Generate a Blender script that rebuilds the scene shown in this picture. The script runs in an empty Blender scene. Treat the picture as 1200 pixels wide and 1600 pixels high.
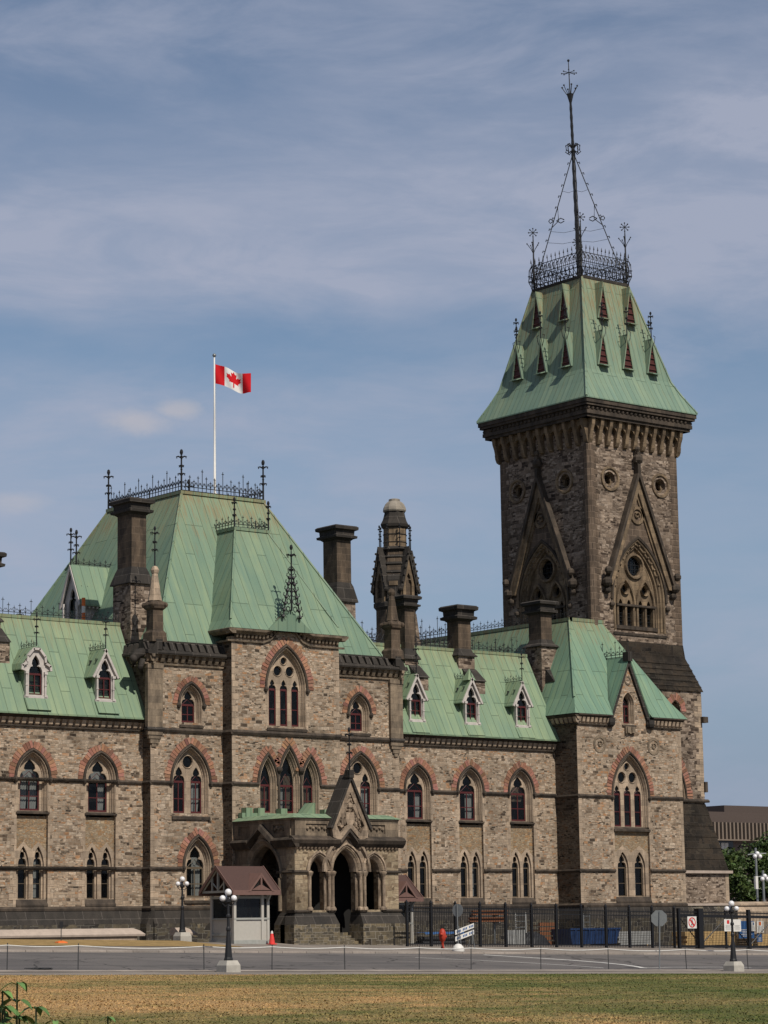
import bpy, bmesh, math, random
from mathutils import Vector, Matrix
from mathutils.geometry import tessellate_polygon
random.seed(7)
R = math.radians
S = bpy.context.scene
C = S.collection
# ------------------------------------------------------------------ camera
cam_d = bpy.data.cameras.new("camera"); cam = bpy.data.objects.new("camera", cam_d); C.objects.link(cam)
S.camera = cam
YAW, PIT, ROL = 0.68033, 0.166717, -0.0146495
fw = Vector((math.sin(YAW), math.cos(YAW), 0)); rt = Vector((math.cos(YAW), -math.sin(YAW), 0)); up = Vector((0, 0, 1))
f2 = fw*math.cos(PIT)+up*math.sin(PIT); u2 = up*math.cos(PIT)-fw*math.sin(PIT)
r3 = rt*math.cos(ROL)+u2*math.sin(ROL); u3 = u2*math.cos(ROL)-rt*math.sin(ROL)
cam.matrix_world = Matrix(((r3.x, u3.x, -f2.x, 0), (r3.y, u3.y, -f2.y, 0), (r3.z, u3.z, -f2.z, 1.85), (0, 0, 0, 1)))
cam_d.sensor_fit = 'VERTICAL'; cam_d.sensor_height = 36.0; cam_d.lens = 36.0*3904.7/1600.0
cam_d.clip_start = 0.5; cam_d.clip_end = 4000
# ------------------------------------------------------------------ sun and sky
SUN_EL, SUN_DX = R(48), -0.09
sd = bpy.data.lights.new("sun", 'SUN'); sun = bpy.data.objects.new("sun", sd); C.objects.link(sun)
sd.energy = 5.0; sd.angle = R(0.6); sd.color = (1.0, 0.94, 0.84)
sv = Vector((SUN_DX, -1, 0)).normalized()*math.cos(SUN_EL)+Vector((0, 0, math.sin(SUN_EL)))
sun.rotation_euler = sv.to_track_quat('Z', 'Y').to_euler(); sun.location = (60, -40, 90)
W = bpy.data.worlds.new("World"); S.world = W; W.use_nodes = True
def sky():
    nt = W.node_tree; N = nt.nodes; L = nt.links; N.clear()
    out = N.new('ShaderNodeOutputWorld'); bg = N.new('ShaderNodeBackground'); bg.inputs[1].default_value = 0.078
    st = N.new('ShaderNodeTexSky'); st.sky_type = 'NISHITA'; st.sun_disc = False
    st.sun_elevation = SUN_EL; st.sun_rotation = math.pi-math.atan(SUN_DX); st.air_density = 1.0; st.dust_density = 0.3; st.ozone_density = 2.0; st.altitude = 80
    tc = N.new('ShaderNodeTexCoord')
    m0 = N.new('ShaderNodeMapping'); m0.vector_type = 'POINT'; m0.inputs['Rotation'].default_value = (0, 0, YAW)
    L.new(tc.outputs['Generated'], m0.inputs[0])
    def noise(rot, sc, nscale, det, rough, loc=(0, 0, 0), dist=0.0):
        m = N.new('ShaderNodeMapping'); m.inputs['Rotation'].default_value = rot; m.inputs['Scale'].default_value = sc; m.inputs['Location'].default_value = loc
        L.new(m0.outputs[0], m.inputs[0])
        n = N.new('ShaderNodeTexNoise'); n.inputs['Scale'].default_value = nscale; n.inputs['Detail'].default_value = det; n.inputs['Roughness'].default_value = rough; n.inputs['Distortion'].default_value = dist
        L.new(m.outputs[0], n.inputs[0]); return n.outputs[0]
    def ramp(src, a, b, va=0.0, vb=1.0):
        r = N.new('ShaderNodeMapRange'); r.interpolation_type = 'SMOOTHSTEP'; r.clamp = True
        r.inputs[1].default_value = a; r.inputs[2].default_value = b; r.inputs[3].default_value = va; r.inputs[4].default_value = vb
        L.new(src, r.inputs[0]); return r.outputs[0]
    def mth(op, a, b):
        n = N.new('ShaderNodeMath'); n.operation = op
        for i, v in enumerate((a, b)):
            if isinstance(v, (int, float)): n.inputs[i].default_value = v
            else: L.new(v, n.inputs[i])
        return n.outputs[0]
    sep = N.new('ShaderNodeSeparateXYZ'); L.new(m0.outputs[0], sep.inputs[0])
    big = ramp(noise((0, R(-12), 0), (1.0, 1.0, 4.2), 4.2, 5, .55, (0.35, 0, .55)), .36, .66)
    mid = noise((0, R(-20), 0), (1.0, 1, 2.6), 9.0, 5, .5, (.3, .2, 0), .2)
    fine = ramp(noise((0, R(-16), 0), (1.2, 1, 4.2), 9.0, 9, .62, (.3, .2, 0), .35), .3, .74)
    zz = mth('ADD', sep.outputs[2], mth('MULTIPLY', mth('SUBTRACT', mid, .5), .035))
    zt = mth('SUBTRACT', zz, mth('MULTIPLY', sep.outputs[0], .12))
    band = mth('MULTIPLY', ramp(zz, .238, .262), ramp(zt, .265, .36, 1.0, .12))
    lowb = mth('MULTIPLY', ramp(zz, .232, .205), ramp(sep.outputs[0], -.16, .14, .75, .25))
    veil = mth('ADD', mth('MULTIPLY', band, mth('ADD', .5, mth('MULTIPLY', fine, .35))), mth('MULTIPLY', lowb, mth('ADD', .35, mth('MULTIPLY', fine, .3))))
    veil = mth('ADD', veil, mth('MULTIPLY', mth('MULTIPLY', mth('ADD', mth('MULTIPLY', big, .75), .25), fine), .46))
    fac = mth('MINIMUM', mth('ADD', veil, .05), .85)
    # one small cumulus above the left roof
    def blob(cx, cz, rx, rz):
        dx = mth('DIVIDE', mth('SUBTRACT', sep.outputs[0], cx), rx); dz = mth('DIVIDE', mth('SUBTRACT', sep.outputs[2], cz), rz)
        return mth('SUBTRACT', 1.0, mth('SQRT', mth('ADD', mth('MULTIPLY', dx, dx), mth('MULTIPLY', dz, dz)), 0))
    pn = noise((0, 0, 0), (1, 1, 1.4), 34, 6, .6)
    def puff(cx, cz, rx, rz):
        return ramp(mth('ADD', blob(cx, cz, rx, rz), mth('MULTIPLY', mth('SUBTRACT', pn, .5), 1.3)), .12, .85)
    p = mth('MAXIMUM', mth('MAXIMUM', puff(-.097, .2015, .022, .009), puff(-.083, .2065, .014, .006)), mth('MULTIPLY', puff(-.146, .17, .02, .006), .6))
    mix = N.new('ShaderNodeMix'); mix.data_type = 'RGBA'
    hz = N.new('ShaderNodeMix'); hz.data_type = 'RGBA'; L.new(ramp(sep.outputs[2], .22, .0, 0.0, .85), hz.inputs['Factor']); L.new(st.outputs[0], hz.inputs['A']); hz.inputs['B'].default_value = (2.05, 2.95, 4.9, 1)
    L.new(fac, mix.inputs['Factor']); L.new(hz.outputs['Result'], mix.inputs['A']); mix.inputs['B'].default_value = (4.95, 5.35, 6.75, 1)
    mix2 = N.new('ShaderNodeMix'); mix2.data_type = 'RGBA'
    L.new(mth('MULTIPLY', p, .4), mix2.inputs['Factor']); L.new(mix.outputs['Result'], mix2.inputs['A']); mix2.inputs['B'].default_value = (7.6, 6.8, 6.6, 1)
    L.new(mix2.outputs['Result'], bg.inputs[0]); L.new(bg.outputs[0], out.inputs[0])
sky()
S.view_settings.view_transform = 'Standard'; S.view_settings.look = 'None'; S.view_settings.gamma = 1.0; S.view_settings.exposure = 0.0
# ------------------------------------------------------------------ materials
ALB = .76
class NT:
    def __init__(s, name):
        s.m = bpy.data.materials.new(name); s.m.use_nodes = True; s.t = s.m.node_tree
        s.b = s.t.nodes['Principled BSDF']
        s.geo = None
    def n(s, ty, **kw):
        x = s.t.nodes.new('ShaderNode'+ty)
        for k, v in kw.items(): setattr(x, k, v)
        return x
    def put(s, sock, v):
        if isinstance(v, bpy.types.NodeSocket): s.t.links.new(v, sock)
        else: sock.default_value = v
    def math(s, op, a, b=0.0):
        x = s.n('Math', operation=op); s.put(x.inputs[0], a); s.put(x.inputs[1], b); return x.outputs[0]
    def noise(s, vec, scale, detail=4, rough=.55, dist=0):
        x = s.n('TexNoise'); s.put(x.inputs['Vector'], vec); x.inputs['Scale'].default_value = scale; x.inputs['Detail'].default_value = detail
        x.inputs['Roughness'].default_value = rough; x.inputs['Distortion'].default_value = dist; return x.outputs[0]
    def ramp(s, fac, stops, const=False):
        x = s.n('ValToRGB'); cr = x.color_ramp
        if const: cr.interpolation = 'CONSTANT'
        while len(cr.elements) < len(stops): cr.elements.new(.5)
        for e, (p, c) in zip(cr.elements, stops): e.position = p; e.color = (*c, 1) if len(c) == 3 else c
        s.put(x.inputs[0], fac); return x.outputs[0]
    def rng(s, v, a, b, c, d):
        x = s.n('MapRange'); x.clamp = True; s.put(x.inputs[0], v)
        for i, k in enumerate((a, b, c, d)): x.inputs[i+1].default_value = k
        return x.outputs[0]
    def mix(s, f, a, b, blend='MIX'):
        x = s.n('Mix', data_type='RGBA', blend_type=blend); s.put(x.inputs['Factor'], f)
        s.put(x.inputs['A'], a if isinstance(a, bpy.types.NodeSocket) else (*a, 1)); s.put(x.inputs['B'], b if isinstance(b, bpy.types.NodeSocket) else (*b, 1))
        return x.outputs['Result']
    def pos(s):
        if not s.geo: s.geo = s.n('NewGeometry')
        return s.geo.outputs['Position']
    def uv(s, su=1.0, sv=1.0):
        """wall coordinates in metres: along the wall, height"""
        p = s.n('SeparateXYZ'); s.put(p.inputs[0], s.pos()); q = s.n('SeparateXYZ'); s.put(q.inputs[0], s.geo.outputs['True Normal'])
        f = s.math('GREATER_THAN', s.math('ABSOLUTE', q.outputs[0]), s.math('ABSOLUTE', q.outputs[1]))
        u = s.math('ADD', s.math('MULTIPLY', f, p.outputs[1]), s.math('MULTIPLY', s.math('SUBTRACT', 1.0, f), p.outputs[0]))
        s.u, s.v = u, p.outputs[2]
        c = s.n('CombineXYZ'); s.put(c.inputs[0], s.math('MULTIPLY', u, su)); s.put(c.inputs[1], s.math('MULTIPLY', s.v, sv)); s.put(c.inputs[2], s.math('MULTIPLY', f, 17.3))
        return c.outputs[0]
    def bump(s, h, st=.3, dist=.05):
        x = s.n('Bump'); x.inputs['Strength'].default_value = st; x.inputs['Distance'].default_value = dist; s.put(x.inputs['Height'], h)
        s.t.links.new(x.outputs[0], s.b.inputs['Normal'])
    def fin(s, col, rough=.8, spec=.3, metal=0.0):
        col = s.mix(1.0, col, (ALB,)*3, 'MULTIPLY')
        s.put(s.b.inputs['Base Color'], col if isinstance(col, bpy.types.NodeSocket) else (*col, 1)); s.put(s.b.inputs['Roughness'], rough)
        s.b.inputs['Specular IOR Level'].default_value = spec; s.b.inputs['Metallic'].default_value = metal
        return s.m
def rubble(name, stops, mortar, bw=.34, rh=.112, tone=.88, soot=.9, warp=.075):
    k = NT(name); uv = k.uv()
    w = k.n('TexNoise'); k.put(w.inputs['Vector'], uv); w.inputs['Scale'].default_value = 1.1; w.inputs['Detail'].default_value = 2
    sub = k.n('VectorMath', operation='SUBTRACT'); k.put(sub.inputs[0], w.outputs['Color']); sub.inputs[1].default_value = (.5, .5, .5)
    sc = k.n('VectorMath', operation='SCALE'); k.put(sc.inputs[0], sub.outputs[0]); sc.inputs['Scale'].default_value = warp*2.6
    ad = k.n('VectorMath', operation='ADD'); k.put(ad.inputs[0], uv); k.put(ad.inputs[1], sc.outputs[0])
    def brick(bw, rh, ms, off, sq):
        b = k.n('TexBrick'); k.put(b.inputs['Vector'], ad.outputs[0]); b.inputs['Scale'].default_value = 1
        b.inputs['Brick Width'].default_value = bw; b.inputs['Row Height'].default_value = rh; b.inputs['Mortar Size'].default_value = ms; b.inputs['Mortar Smooth'].default_value = .4
        b.inputs['Color1'].default_value = (0, 0, 0, 1); b.inputs['Color2'].default_value = (1, 1, 1, 1); b.inputs['Mortar'].default_value = (.5, .5, .5, 1); b.offset = off; b.squash = sq; b.squash_frequency = 3; b.offset_frequency = 2
        return b
    a = brick(bw, rh, .011, .43, .7); b = brick(bw*1.35, rh*1.6, .012, .37, .62); c = brick(bw*.7, rh*.62, .008, .4, 1.5)
    sel = k.noise(ad.outputs[0], .9, 3); s1 = k.math('GREATER_THAN', sel, .53); s2 = k.math('LESS_THAN', sel, .43)
    val = k.mix(s2, k.mix(s1, a.outputs['Color'], b.outputs['Color']), c.outputs['Color'])
    fac = k.mix(s2, k.mix(s1, a.outputs['Fac'], b.outputs['Fac']), c.outputs['Fac'])
    clus = k.noise(uv, .85, 4, .6); vv = k.n('SeparateColor'); k.put(vv.inputs[0], val); val = k.math('ADD', k.math('MULTIPLY', vv.outputs[0], .8), k.rng(clus, .3, .62, 0.0, .2))
    col = k.ramp(val, stops)
    grain = k.noise(uv, 9, 4, .7)
    col = k.mix(1.0, col, k.ramp(grain, [(.25, (.72, .72, .72)), (.75, (1.25, 1.25, 1.25))]), 'MULTIPLY')
    st = k.noise(uv, .33, 5, .62)
    col = k.mix(soot, col, k.ramp(st, [(.3, (.38, .36, .33)), (.48, (.95, .94, .92)), (.7, (1.16, 1.12, 1.06))]), 'MULTIPLY')
    col = k.mix(fac, col, mortar)
    if tone != 1: col = k.mix(1.0, col, (tone,)*3, 'MULTIPLY')
    k.bump(k.math('SUBTRACT', k.math('MULTIPLY', grain, .5), fac), .55, .03)
    return k.fin(col, .9, .15)
ST = [(0, (.036, .029, .025)), (.13, (.10, .075, .058)), (.25, (.27, .2, .148)), (.38, (.46, .365, .285)), (.5, (.34, .265, .205)), (.6, (.58, .475, .385)), (.69, (.36, .3, .25)), (.77, (.40, .215, .11)), (.86, (.60, .505, .42)), (.94, (.2, .152, .12)), (1, (.085, .068, .056))]
ST = [(p, (q[0]*1.02, q[1]*.985, q[2]*.92)) for p, q in ST]
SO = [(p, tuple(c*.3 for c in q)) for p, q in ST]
M = {}
M['rubble'] = rubble('rubble_sandstone', ST, (.30, .25, .19))
M['dark_rubble'] = rubble('dark_rubble_sandstone', SO, (.16, .135, .105))  # darker copy of the rubble tones, used on the left-facing returns
M['panel'] = rubble('herringbone_rubble', [(0, (.13, .09, .06)), (.2, (.36, .26, .16)), (.45, (.5, .38, .25)), (.65, (.42, .23, .1)), (.8, (.34, .27, .18)), (1, (.56, .46, .34))], (.26, .2, .145), .2, .085, .8, .5, .25)
TT = [(0, (.022, .017, .014)), (.18, (.075, .053, .041)), (.38, (.22, .165, .125)), (.58, (.40, .31, .24)), (.72, (.13, .095, .074)), (.86, (.50, .4, .32)), (1, (.05, .038, .031))]
M['tower'] = rubble('tower_sandstone', TT, (.26, .2, .15), .5, .14, .84, .9)
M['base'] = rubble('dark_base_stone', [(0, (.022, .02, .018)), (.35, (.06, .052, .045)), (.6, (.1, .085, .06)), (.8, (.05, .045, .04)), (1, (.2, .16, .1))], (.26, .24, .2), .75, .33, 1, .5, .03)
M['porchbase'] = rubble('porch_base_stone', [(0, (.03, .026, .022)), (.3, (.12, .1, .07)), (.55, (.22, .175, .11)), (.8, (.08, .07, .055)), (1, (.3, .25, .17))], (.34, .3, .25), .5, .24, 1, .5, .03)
def ashlar(name, c, dark, mort=.6, bw=.8, rh=.36, streak=.6, lo=.38, hi=.62):
    k = NT(name); uv = k.uv()
    b = k.n('TexBrick'); k.put(b.inputs['Vector'], uv); b.inputs['Scale'].default_value = 1; b.inputs['Brick Width'].default_value = bw; b.inputs['Row Height'].default_value = rh
    b.inputs['Mortar Size'].default_value = .009; b.inputs['Color1'].default_value = (.75, .75, .75, 1); b.inputs['Color2'].default_value = (1.15, 1.12, 1.08, 1); b.inputs['Mortar'].default_value = (mort, mort, mort, 1)
    mp = k.n('Mapping'); k.put(mp.inputs[0], k.pos()); mp.inputs['Scale'].default_value = (1.6, 1.6, .45)
    st = k.noise(mp.outputs[0], 1.3, 6, .65); g = k.noise(k.pos(), 14, 3)
    col = k.mix(k.math('MULTIPLY', k.rng(st, lo, hi, 1, 0), streak), c, dark)
    col = k.mix(1.0, col, b.outputs['Color'], 'MULTIPLY')
    col = k.mix(1.0, col, k.ramp(g, [(.3, (.85, .85, .85)), (.7, (1.12, 1.12, 1.12))]), 'MULTIPLY')
    k.bump(g, .25, .02)
    return k.fin(col, .85, .2)
M['trim'] = ashlar('dressed_sandstone', (.45, .35, .258), (.2, .15, .108), .6, streak=.55)
M['pilaster'] = ashlar('weathered_pilaster_stone', (.27, .21, .15), (.1, .078, .058), .6, streak=.8)
M['towertrim'] = ashlar('tower_dressed_stone', (.26, .19, .122), (.075, .054, .037), .55, streak=.75)
M['towerquoin'] = ashlar('tower_corner_stone', (.15, .11, .08), (.065, .047, .035), 2.2, .7, .42, .7)
M['porchtrim'] = ashlar('porch_dressed_stone', (.41, .315, .23), (.12, .088, .064), .7, .62, .3, .8, .4, .62)
M['porch'] = rubble('porch_stone', [(0, (.1, .075, .05)), (.2, (.26, .19, .125)), (.4, (.44, .34, .23)), (.6, (.38, .3, .2)), (.8, (.5, .4, .28)), (1, (.2, .14, .09))], (.27, .21, .15), .5, .2, .86, 1.0, .06)
M['soot'] = ashlar('soot_black_stone', (.05, .043, .037), (.024, .022, .02), 3.2, 1.2, .7, .6)
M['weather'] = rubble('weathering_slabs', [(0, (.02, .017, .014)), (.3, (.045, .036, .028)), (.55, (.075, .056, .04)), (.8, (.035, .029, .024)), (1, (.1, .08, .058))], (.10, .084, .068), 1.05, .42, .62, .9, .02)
M['chimney'] = ashlar('chimney_stone', (.135, .098, .068), (.04, .031, .024), 1.7, .7, .42, .85, .36, .66)
M['string'] = ashlar('string_course_stone', (.09, .07, .054), (.03, .025, .021), .9, 1.4, .6, .8)
def vcol(name, base, rough=.85):
    k = NT(name); a = k.n('Attribute'); a.attribute_name = 'tint'
    g = k.noise(k.pos(), 11, 3)
    col = k.mix(1.0, a.outputs['Color'], k.ramp(g, [(.3, (.8, .8, .8)), (.7, (1.15, 1.15, 1.15))]), 'MULTIPLY')
    return k.fin(k.mix(1.0, col, base, 'MULTIPLY'), rough, .2)
M['red'] = vcol('red_sandstone', (.33, .165, .112))
def copper(name, a, b, c, rust=0.0, zr=(0, 1), bl=2.3, rw=.62):
    k = NT(name); uv = k.uv()
    sw = k.n('CombineXYZ'); k.put(sw.inputs[0], k.v); k.put(sw.inputs[1], k.u)
    br = k.n('TexBrick'); k.put(br.inputs['Vector'], sw.outputs[0]); br.inputs['Scale'].default_value = 1; br.inputs['Brick Width'].default_value = bl; br.inputs['Row Height'].default_value = rw
    br.inputs['Mortar Size'].default_value = .02; br.inputs['Mortar Smooth'].default_value = .3; br.inputs['Color1'].default_value = (0, 0, 0, 1); br.inputs['Color2'].default_value = (1, 1, 1, 1); br.offset = .37; br.offset_frequency = 3
    stv = k.n('CombineXYZ'); k.put(stv.inputs[0], k.math('MULTIPLY', k.u, 2.2)); k.put(stv.inputs[1], k.math('MULTIPLY', k.v, .16))
    streak = k.noise(stv.outputs[0], 1.6, 6, .65); cl = k.noise(uv, .35, 5, .6)
    col = k.ramp(k.math('ADD', k.math('MULTIPLY', streak, .6), k.math('MULTIPLY', cl, .4)), [(.34, c), (.5, a), (.66, b)])
    col = k.mix(.5, col, k.ramp(br.outputs['Color'], [(0, (.8, .84, .84)), (1, (1.15, 1.1, 1.08))]), 'MULTIPLY')
    if rust:
        zz = k.rng(k.v, zr[0], zr[1], 0, 1)
        n2 = k.noise(stv.outputs[0], 5.0, 3, .6)
        f = k.math('MULTIPLY', k.rng(k.math('ADD', n2, k.math('MULTIPLY', zz, .16)), .59, .70, 0, 1), k.math('MULTIPLY', k.rng(k.v, zr[0]-3.0, zr[1], .2, 1), rust))
        col = k.mix(k.math('MULTIPLY', zz, .22*rust), col, (.33, .30, .12)); col = k.mix(k.math('MULTIPLY', f, .75), col, (.24, .15, .065))
    col = k.mix(k.math('MULTIPLY', br.outputs['Fac'], .62), col, (.055, .085, .05))
    k.bump(k.math('ADD', k.math('MULTIPLY', br.outputs['Fac'], 1.0), k.math('MULTIPLY', cl, .3)), .6, .04)
    return k.fin(col, .62, .3)
M['copper'] = copper('green_copper', (.196, .274, .17), (.255, .322, .184), (.146, .23, .162), .5, (17.5, 19.6))
M['copper_big'] = copper('green_copper_pavilion', (.17, .25, .168), (.226, .294, .174), (.13, .216, .16), .85, (24.0, 28.4), 5.2, .64)
M['copper_tower'] = copper('green_copper_tower', (.18, .262, .188), (.232, .294, .186), (.132, .22, .174), .95, (38.5, 46.4), 6.5, .46)
M['copper_end'] = copper('green_copper_end', (.165, .265, .18), (.22, .31, .185), (.125, .225, .168), .75, (19.5, 22.1), 4.6, .6)
def plain(name, c, rough=.6, spec=.3, metal=0, var=.12, scale=6):
    k = NT(name); g = k.noise(k.pos(), scale, 4, .6)
    col = k.mix(1.0, c, k.ramp(g, [(.25, (1-var,)*3), (.75, (1+var,)*3)]), 'MULTIPLY')
    return k.fin(col, rough, spec, metal)
M['iron'] = plain('black_iron', (.016, .016, .018), .55)
M['fence'] = plain('black_fence_paint', (.012, .012, .014), .45)
M['wood_red'] = plain('dark_red_paint', (.085, .018, .018), .45)
M['lucarne_red'] = plain('lucarne_red_louvre', (.075, .02, .016), .6)
M['wood_brown'] = plain('brown_frame_paint', (.12, .09, .06), .5)
M['white'] = plain('white_paint', (.72, .69, .64), .5, var=.08)
M['dormer'] = plain('dormer_pale_paint', (.52, .47, .43), .55, var=.2, scale=2.5)
M['dark'] = plain('dark_room', (.012, .011, .01), .9)
M['curtain'] = plain('pale_curtain', (.55, .55, .52), .9, var=.2, scale=8)
M['blind'] = plain('brown_blind', (.22, .16, .11), .9)
M['lead'] = plain('lead_deck', (.14, .15, .14), .7)
M['booth'] = plain('pale_booth_paint', (.46, .43, .38), .55, var=.06)
M['boothtrim'] = plain('booth_grey_timber', (.34, .34, .31), .6)
M['boothroof'] = plain('brown_roof_shingle', (.075, .040, .033), .8, var=.18, scale=14)
M['fascia'] = plain('brown_fascia', (.17, .095, .078), .6)
M['concrete'] = plain('pale_concrete', (.42, .39, .34), .9, var=.16, scale=4)
M['turretcap'] = plain('weathered_cap_stone', (.27, .235, .19), .85, var=.3, scale=2.5)
M['globe'] = plain('white_glass_globe', (.82, .8, .8), .25, .5, var=.02)
M['galv'] = plain('galvanised_steel', (.24, .25, .25), .45, .5, .5)
M['cone'] = plain('red_cone_plastic', (.75, .05, .04), .5)
M['orange'] = plain('orange_plastic', (.72, .16, .03), .5)
M['redpaint'] = plain('red_cover', (.42, .04, .018), .55)
M['blue'] = plain('blue_steel', (.014, .04, .12), .5, var=.35, scale=3)
M['bluesign'] = plain('blue_sign', (.03, .10, .26), .5)
M['lumber'] = plain('yellow_lumber', (.5, .33, .14), .8, var=.2)
M['rustbeam'] = plain('rusty_beam', (.2, .075, .03), .8, var=.3)
M['tarp'] = plain('black_tarp', (.02, .02, .022), .6)
M['grey'] = plain('grey_panel', (.3, .3, .29), .6, var=.25)
M['rope'] = plain('white_rope', (.62, .60, .56), .8)
M['postiron'] = plain('thin_post_steel', (.05, .05, .05), .6)
M['ledge'] = plain('pinkish_coping', (.42, .34, .28), .85, var=.15, scale=3)
M['asphalt'] = plain('asphalt', (.105, .098, .095), .9, var=.16, scale=.6)
M['walk'] = plain('pale_pavement', (.27, .24, .215), .9, var=.14, scale=1.2)
M['kerb'] = plain('kerb_concrete', (.34, .30, .27), .9, var=.14, scale=1.5)
M['line'] = plain('road_line_paint', (.62, .6, .57), .8, var=.2)
M['flag_red'] = plain('flag_red_cloth', (.56, .012, .018), .8, .1, var=.05)
M['flag_white'] = plain('flag_white_cloth', (.72, .70, .68), .8, .1, var=.05)
M['black'] = plain('black_ink', (.02, .02, .02), .7)
M['signred'] = plain('sign_red', (.55, .03, .03), .6)
M['farbrown'] = plain('far_building_brown', (.085, .062, .052), .8)
M['farfin'] = plain('far_building_fins', (.2, .155, .12), .8)
M['farglass'] = plain('far_building_glass', (.035, .04, .045), .2, .5)
M['farpanel'] = plain('far_building_panel', (.16, .12, .11), .8)
M['bark'] = plain('tree_bark', (.07, .05, .035), .9)
def leafmat(name, a, b, sc=.9):
    k = NT(name); g = k.noise(k.pos(), sc, 4, .7); at = k.n('Attribute'); at.attribute_name = 'tint'
    col = k.mix(1.0, k.ramp(g, [(.3, a), (.7, b)]), at.outputs['Color'], 'MULTIPLY')
    return k.fin(col, .55, .3)
M['leaf'] = leafmat('tree_foliage', (.03, .06, .016), (.085, .125, .032))
M['plantleaf'] = leafmat('plant_leaf', (.08, .17, .045), (.15, .26, .075), 6)
M['stem'] = plain('plant_stem', (.05, .08, .03), .6)
def glass():
    k = NT('window_glass'); k.b.inputs['Base Color'].default_value = (.008, .009, .01, 1); k.b.inputs['Roughness'].default_value = .04; k.b.inputs['Specular IOR Level'].default_value = .5
    tr = k.n('BsdfTransparent'); tr.inputs[0].default_value = (.82, .84, .84, 1); mx = k.n('MixShader'); mx.inputs[0].default_value = .62
    k.t.links.new(k.b.outputs[0], mx.inputs[1]); k.t.links.new(tr.outputs[0], mx.inputs[2]); k.t.links.new(mx.outputs[0], k.t.nodes['Material Output'].inputs[0]); return k.m
M['glass'] = glass()
def lawn(name='dry_lawn', bump=True):
    k = NT(name); mp = k.n('Mapping'); k.put(mp.inputs[0], k.pos()); mp.inputs['Scale'].default_value = (1, 1, 0)
    big = k.noise(mp.outputs[0], .075, 5, .6, .6); mid = k.noise(mp.outputs[0], .42, 5, .65, .3); sm_ = k.noise(mp.outputs[0], 2.2, 5, .7); fine = k.noise(k.pos(), 11, 5, .8)
    p = k.n('SeparateXYZ'); k.put(p.inputs[0], k.pos())
    side = k.rng(k.math('SUBTRACT', p.outputs[0], k.math('MULTIPLY', p.outputs[1], .72)), -9, 15, -.045, .10)
    v = k.math('ADD', k.math('ADD', k.math('ADD', k.math('MULTIPLY', big, .42), k.math('MULTIPLY', mid, .36)), k.math('MULTIPLY', sm_, .22)), side)
    col = k.ramp(v, [(.36, (.53, .325, .15)), (.45, (.45, .285, .125)), (.51, (.30, .225, .095)), (.57, (.18, .165, .06)), (.66, (.10, .125, .036))])
    col = k.mix(1.0, col, k.ramp(fine, [(.25, (.75, .75, .74)), (.75, (1.22, 1.21, 1.2))]), 'MULTIPLY')
    if bump: k.bump(k.math('ADD', fine, k.math('MULTIPLY', sm_, 2.0)), .8, .08)
    else: at = k.n('Attribute'); at.attribute_name = 'tint'; col = k.mix(1.0, col, at.outputs['Color'], 'MULTIPLY')
    return k.fin(col, .95, .1)
M['blades'] = lawn('dry_grass_blades', False)
M['lawn'] = lawn()
def dryearth():
    k = NT('dry_verge'); g = k.noise(k.pos(), 2.2, 5, .7); return k.fin(k.ramp(g, [(.3, (.2, .14, .06)), (.7, (.4, .27, .12))]), .95, .1)
M['verge'] = dryearth()
def tileroad():
    k = NT('road_asphalt'); g = k.noise(k.pos(), 30, 3, .7); mp = k.n('Mapping'); k.put(mp.inputs[0], k.pos()); mp.inputs['Scale'].default_value = (.05, .8, 1)
    w = k.noise(mp.outputs[0], 1.0, 5, .6); pt = k.noise(k.pos(), .5, 3); lg = k.noise(k.pos(), .16, 4)
    col = k.mix(1.0, k.ramp(w, [(.3, (.105, .098, .096)), (.7, (.17, .155, .148))]), k.ramp(g, [(.3, (.82,)*3), (.7, (1.15,)*3)]), 'MULTIPLY')
    col = k.mix(1.0, col, k.ramp(lg, [(.35, (.85, .85, .86)), (.65, (1.12, 1.1, 1.08))]), 'MULTIPLY')
    wp = k.n('VectorMath', operation='ADD'); k.put(wp.inputs[0], k.pos()); nz = k.n('TexNoise'); nz.inputs['Scale'].default_value = .9; nz.inputs['Detail'].default_value = 5; k.put(nz.inputs['Vector'], k.pos()); k.put(wp.inputs[1], nz.outputs['Color'])
    vo = k.n('TexVoronoi', feature='DISTANCE_TO_EDGE'); vo.inputs['Scale'].default_value = .22; k.put(vo.inputs['Vector'], wp.outputs[0])
    col = k.mix(k.rng(vo.outputs['Distance'], .006, .016, .75, 0), col, (.03, .028, .027))
    col = k.mix(k.rng(pt, .66, .69, 0, .5), col, (.07, .066, .064))
    return k.fin(col, .9, .2)
def paving(name, c, j, bw, rh):
    k = NT(name); b = k.n('TexBrick'); k.put(b.inputs['Vector'], k.pos()); b.inputs['Scale'].default_value = 1; b.inputs['Brick Width'].default_value = bw; b.inputs['Row Height'].default_value = rh; b.inputs['Mortar Size'].default_value = .02; b.offset = 0
    b.inputs['Color1'].default_value = (.85, .85, .85, 1); b.inputs['Color2'].default_value = (1.12, 1.1, 1.08, 1); b.inputs['Mortar'].default_value = (j, j, j, 1)
    g = k.noise(k.pos(), 9, 4, .7); l = k.noise(k.pos(), .35, 5, .65)
    col = k.mix(1.0, c, b.outputs['Color'], 'MULTIPLY'); col = k.mix(1.0, col, k.ramp(g, [(.3, (.85,)*3), (.7, (1.12,)*3)]), 'MULTIPLY'); col = k.mix(1.0, col, k.ramp(l, [(.3, (.72, .7, .68)), (.65, (1.1, 1.08, 1.05))]), 'MULTIPLY')
    return k.fin(col, .9, .15)
M['walk'] = paving('pale_pavement_slabs', (.27, .24, .215), .45, 1.8, 1.6); M['kerb'] = paving('kerb_stones', (.34, .30, .27), .4, 1.5, 9.0)
M['road'] = tileroad()
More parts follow.
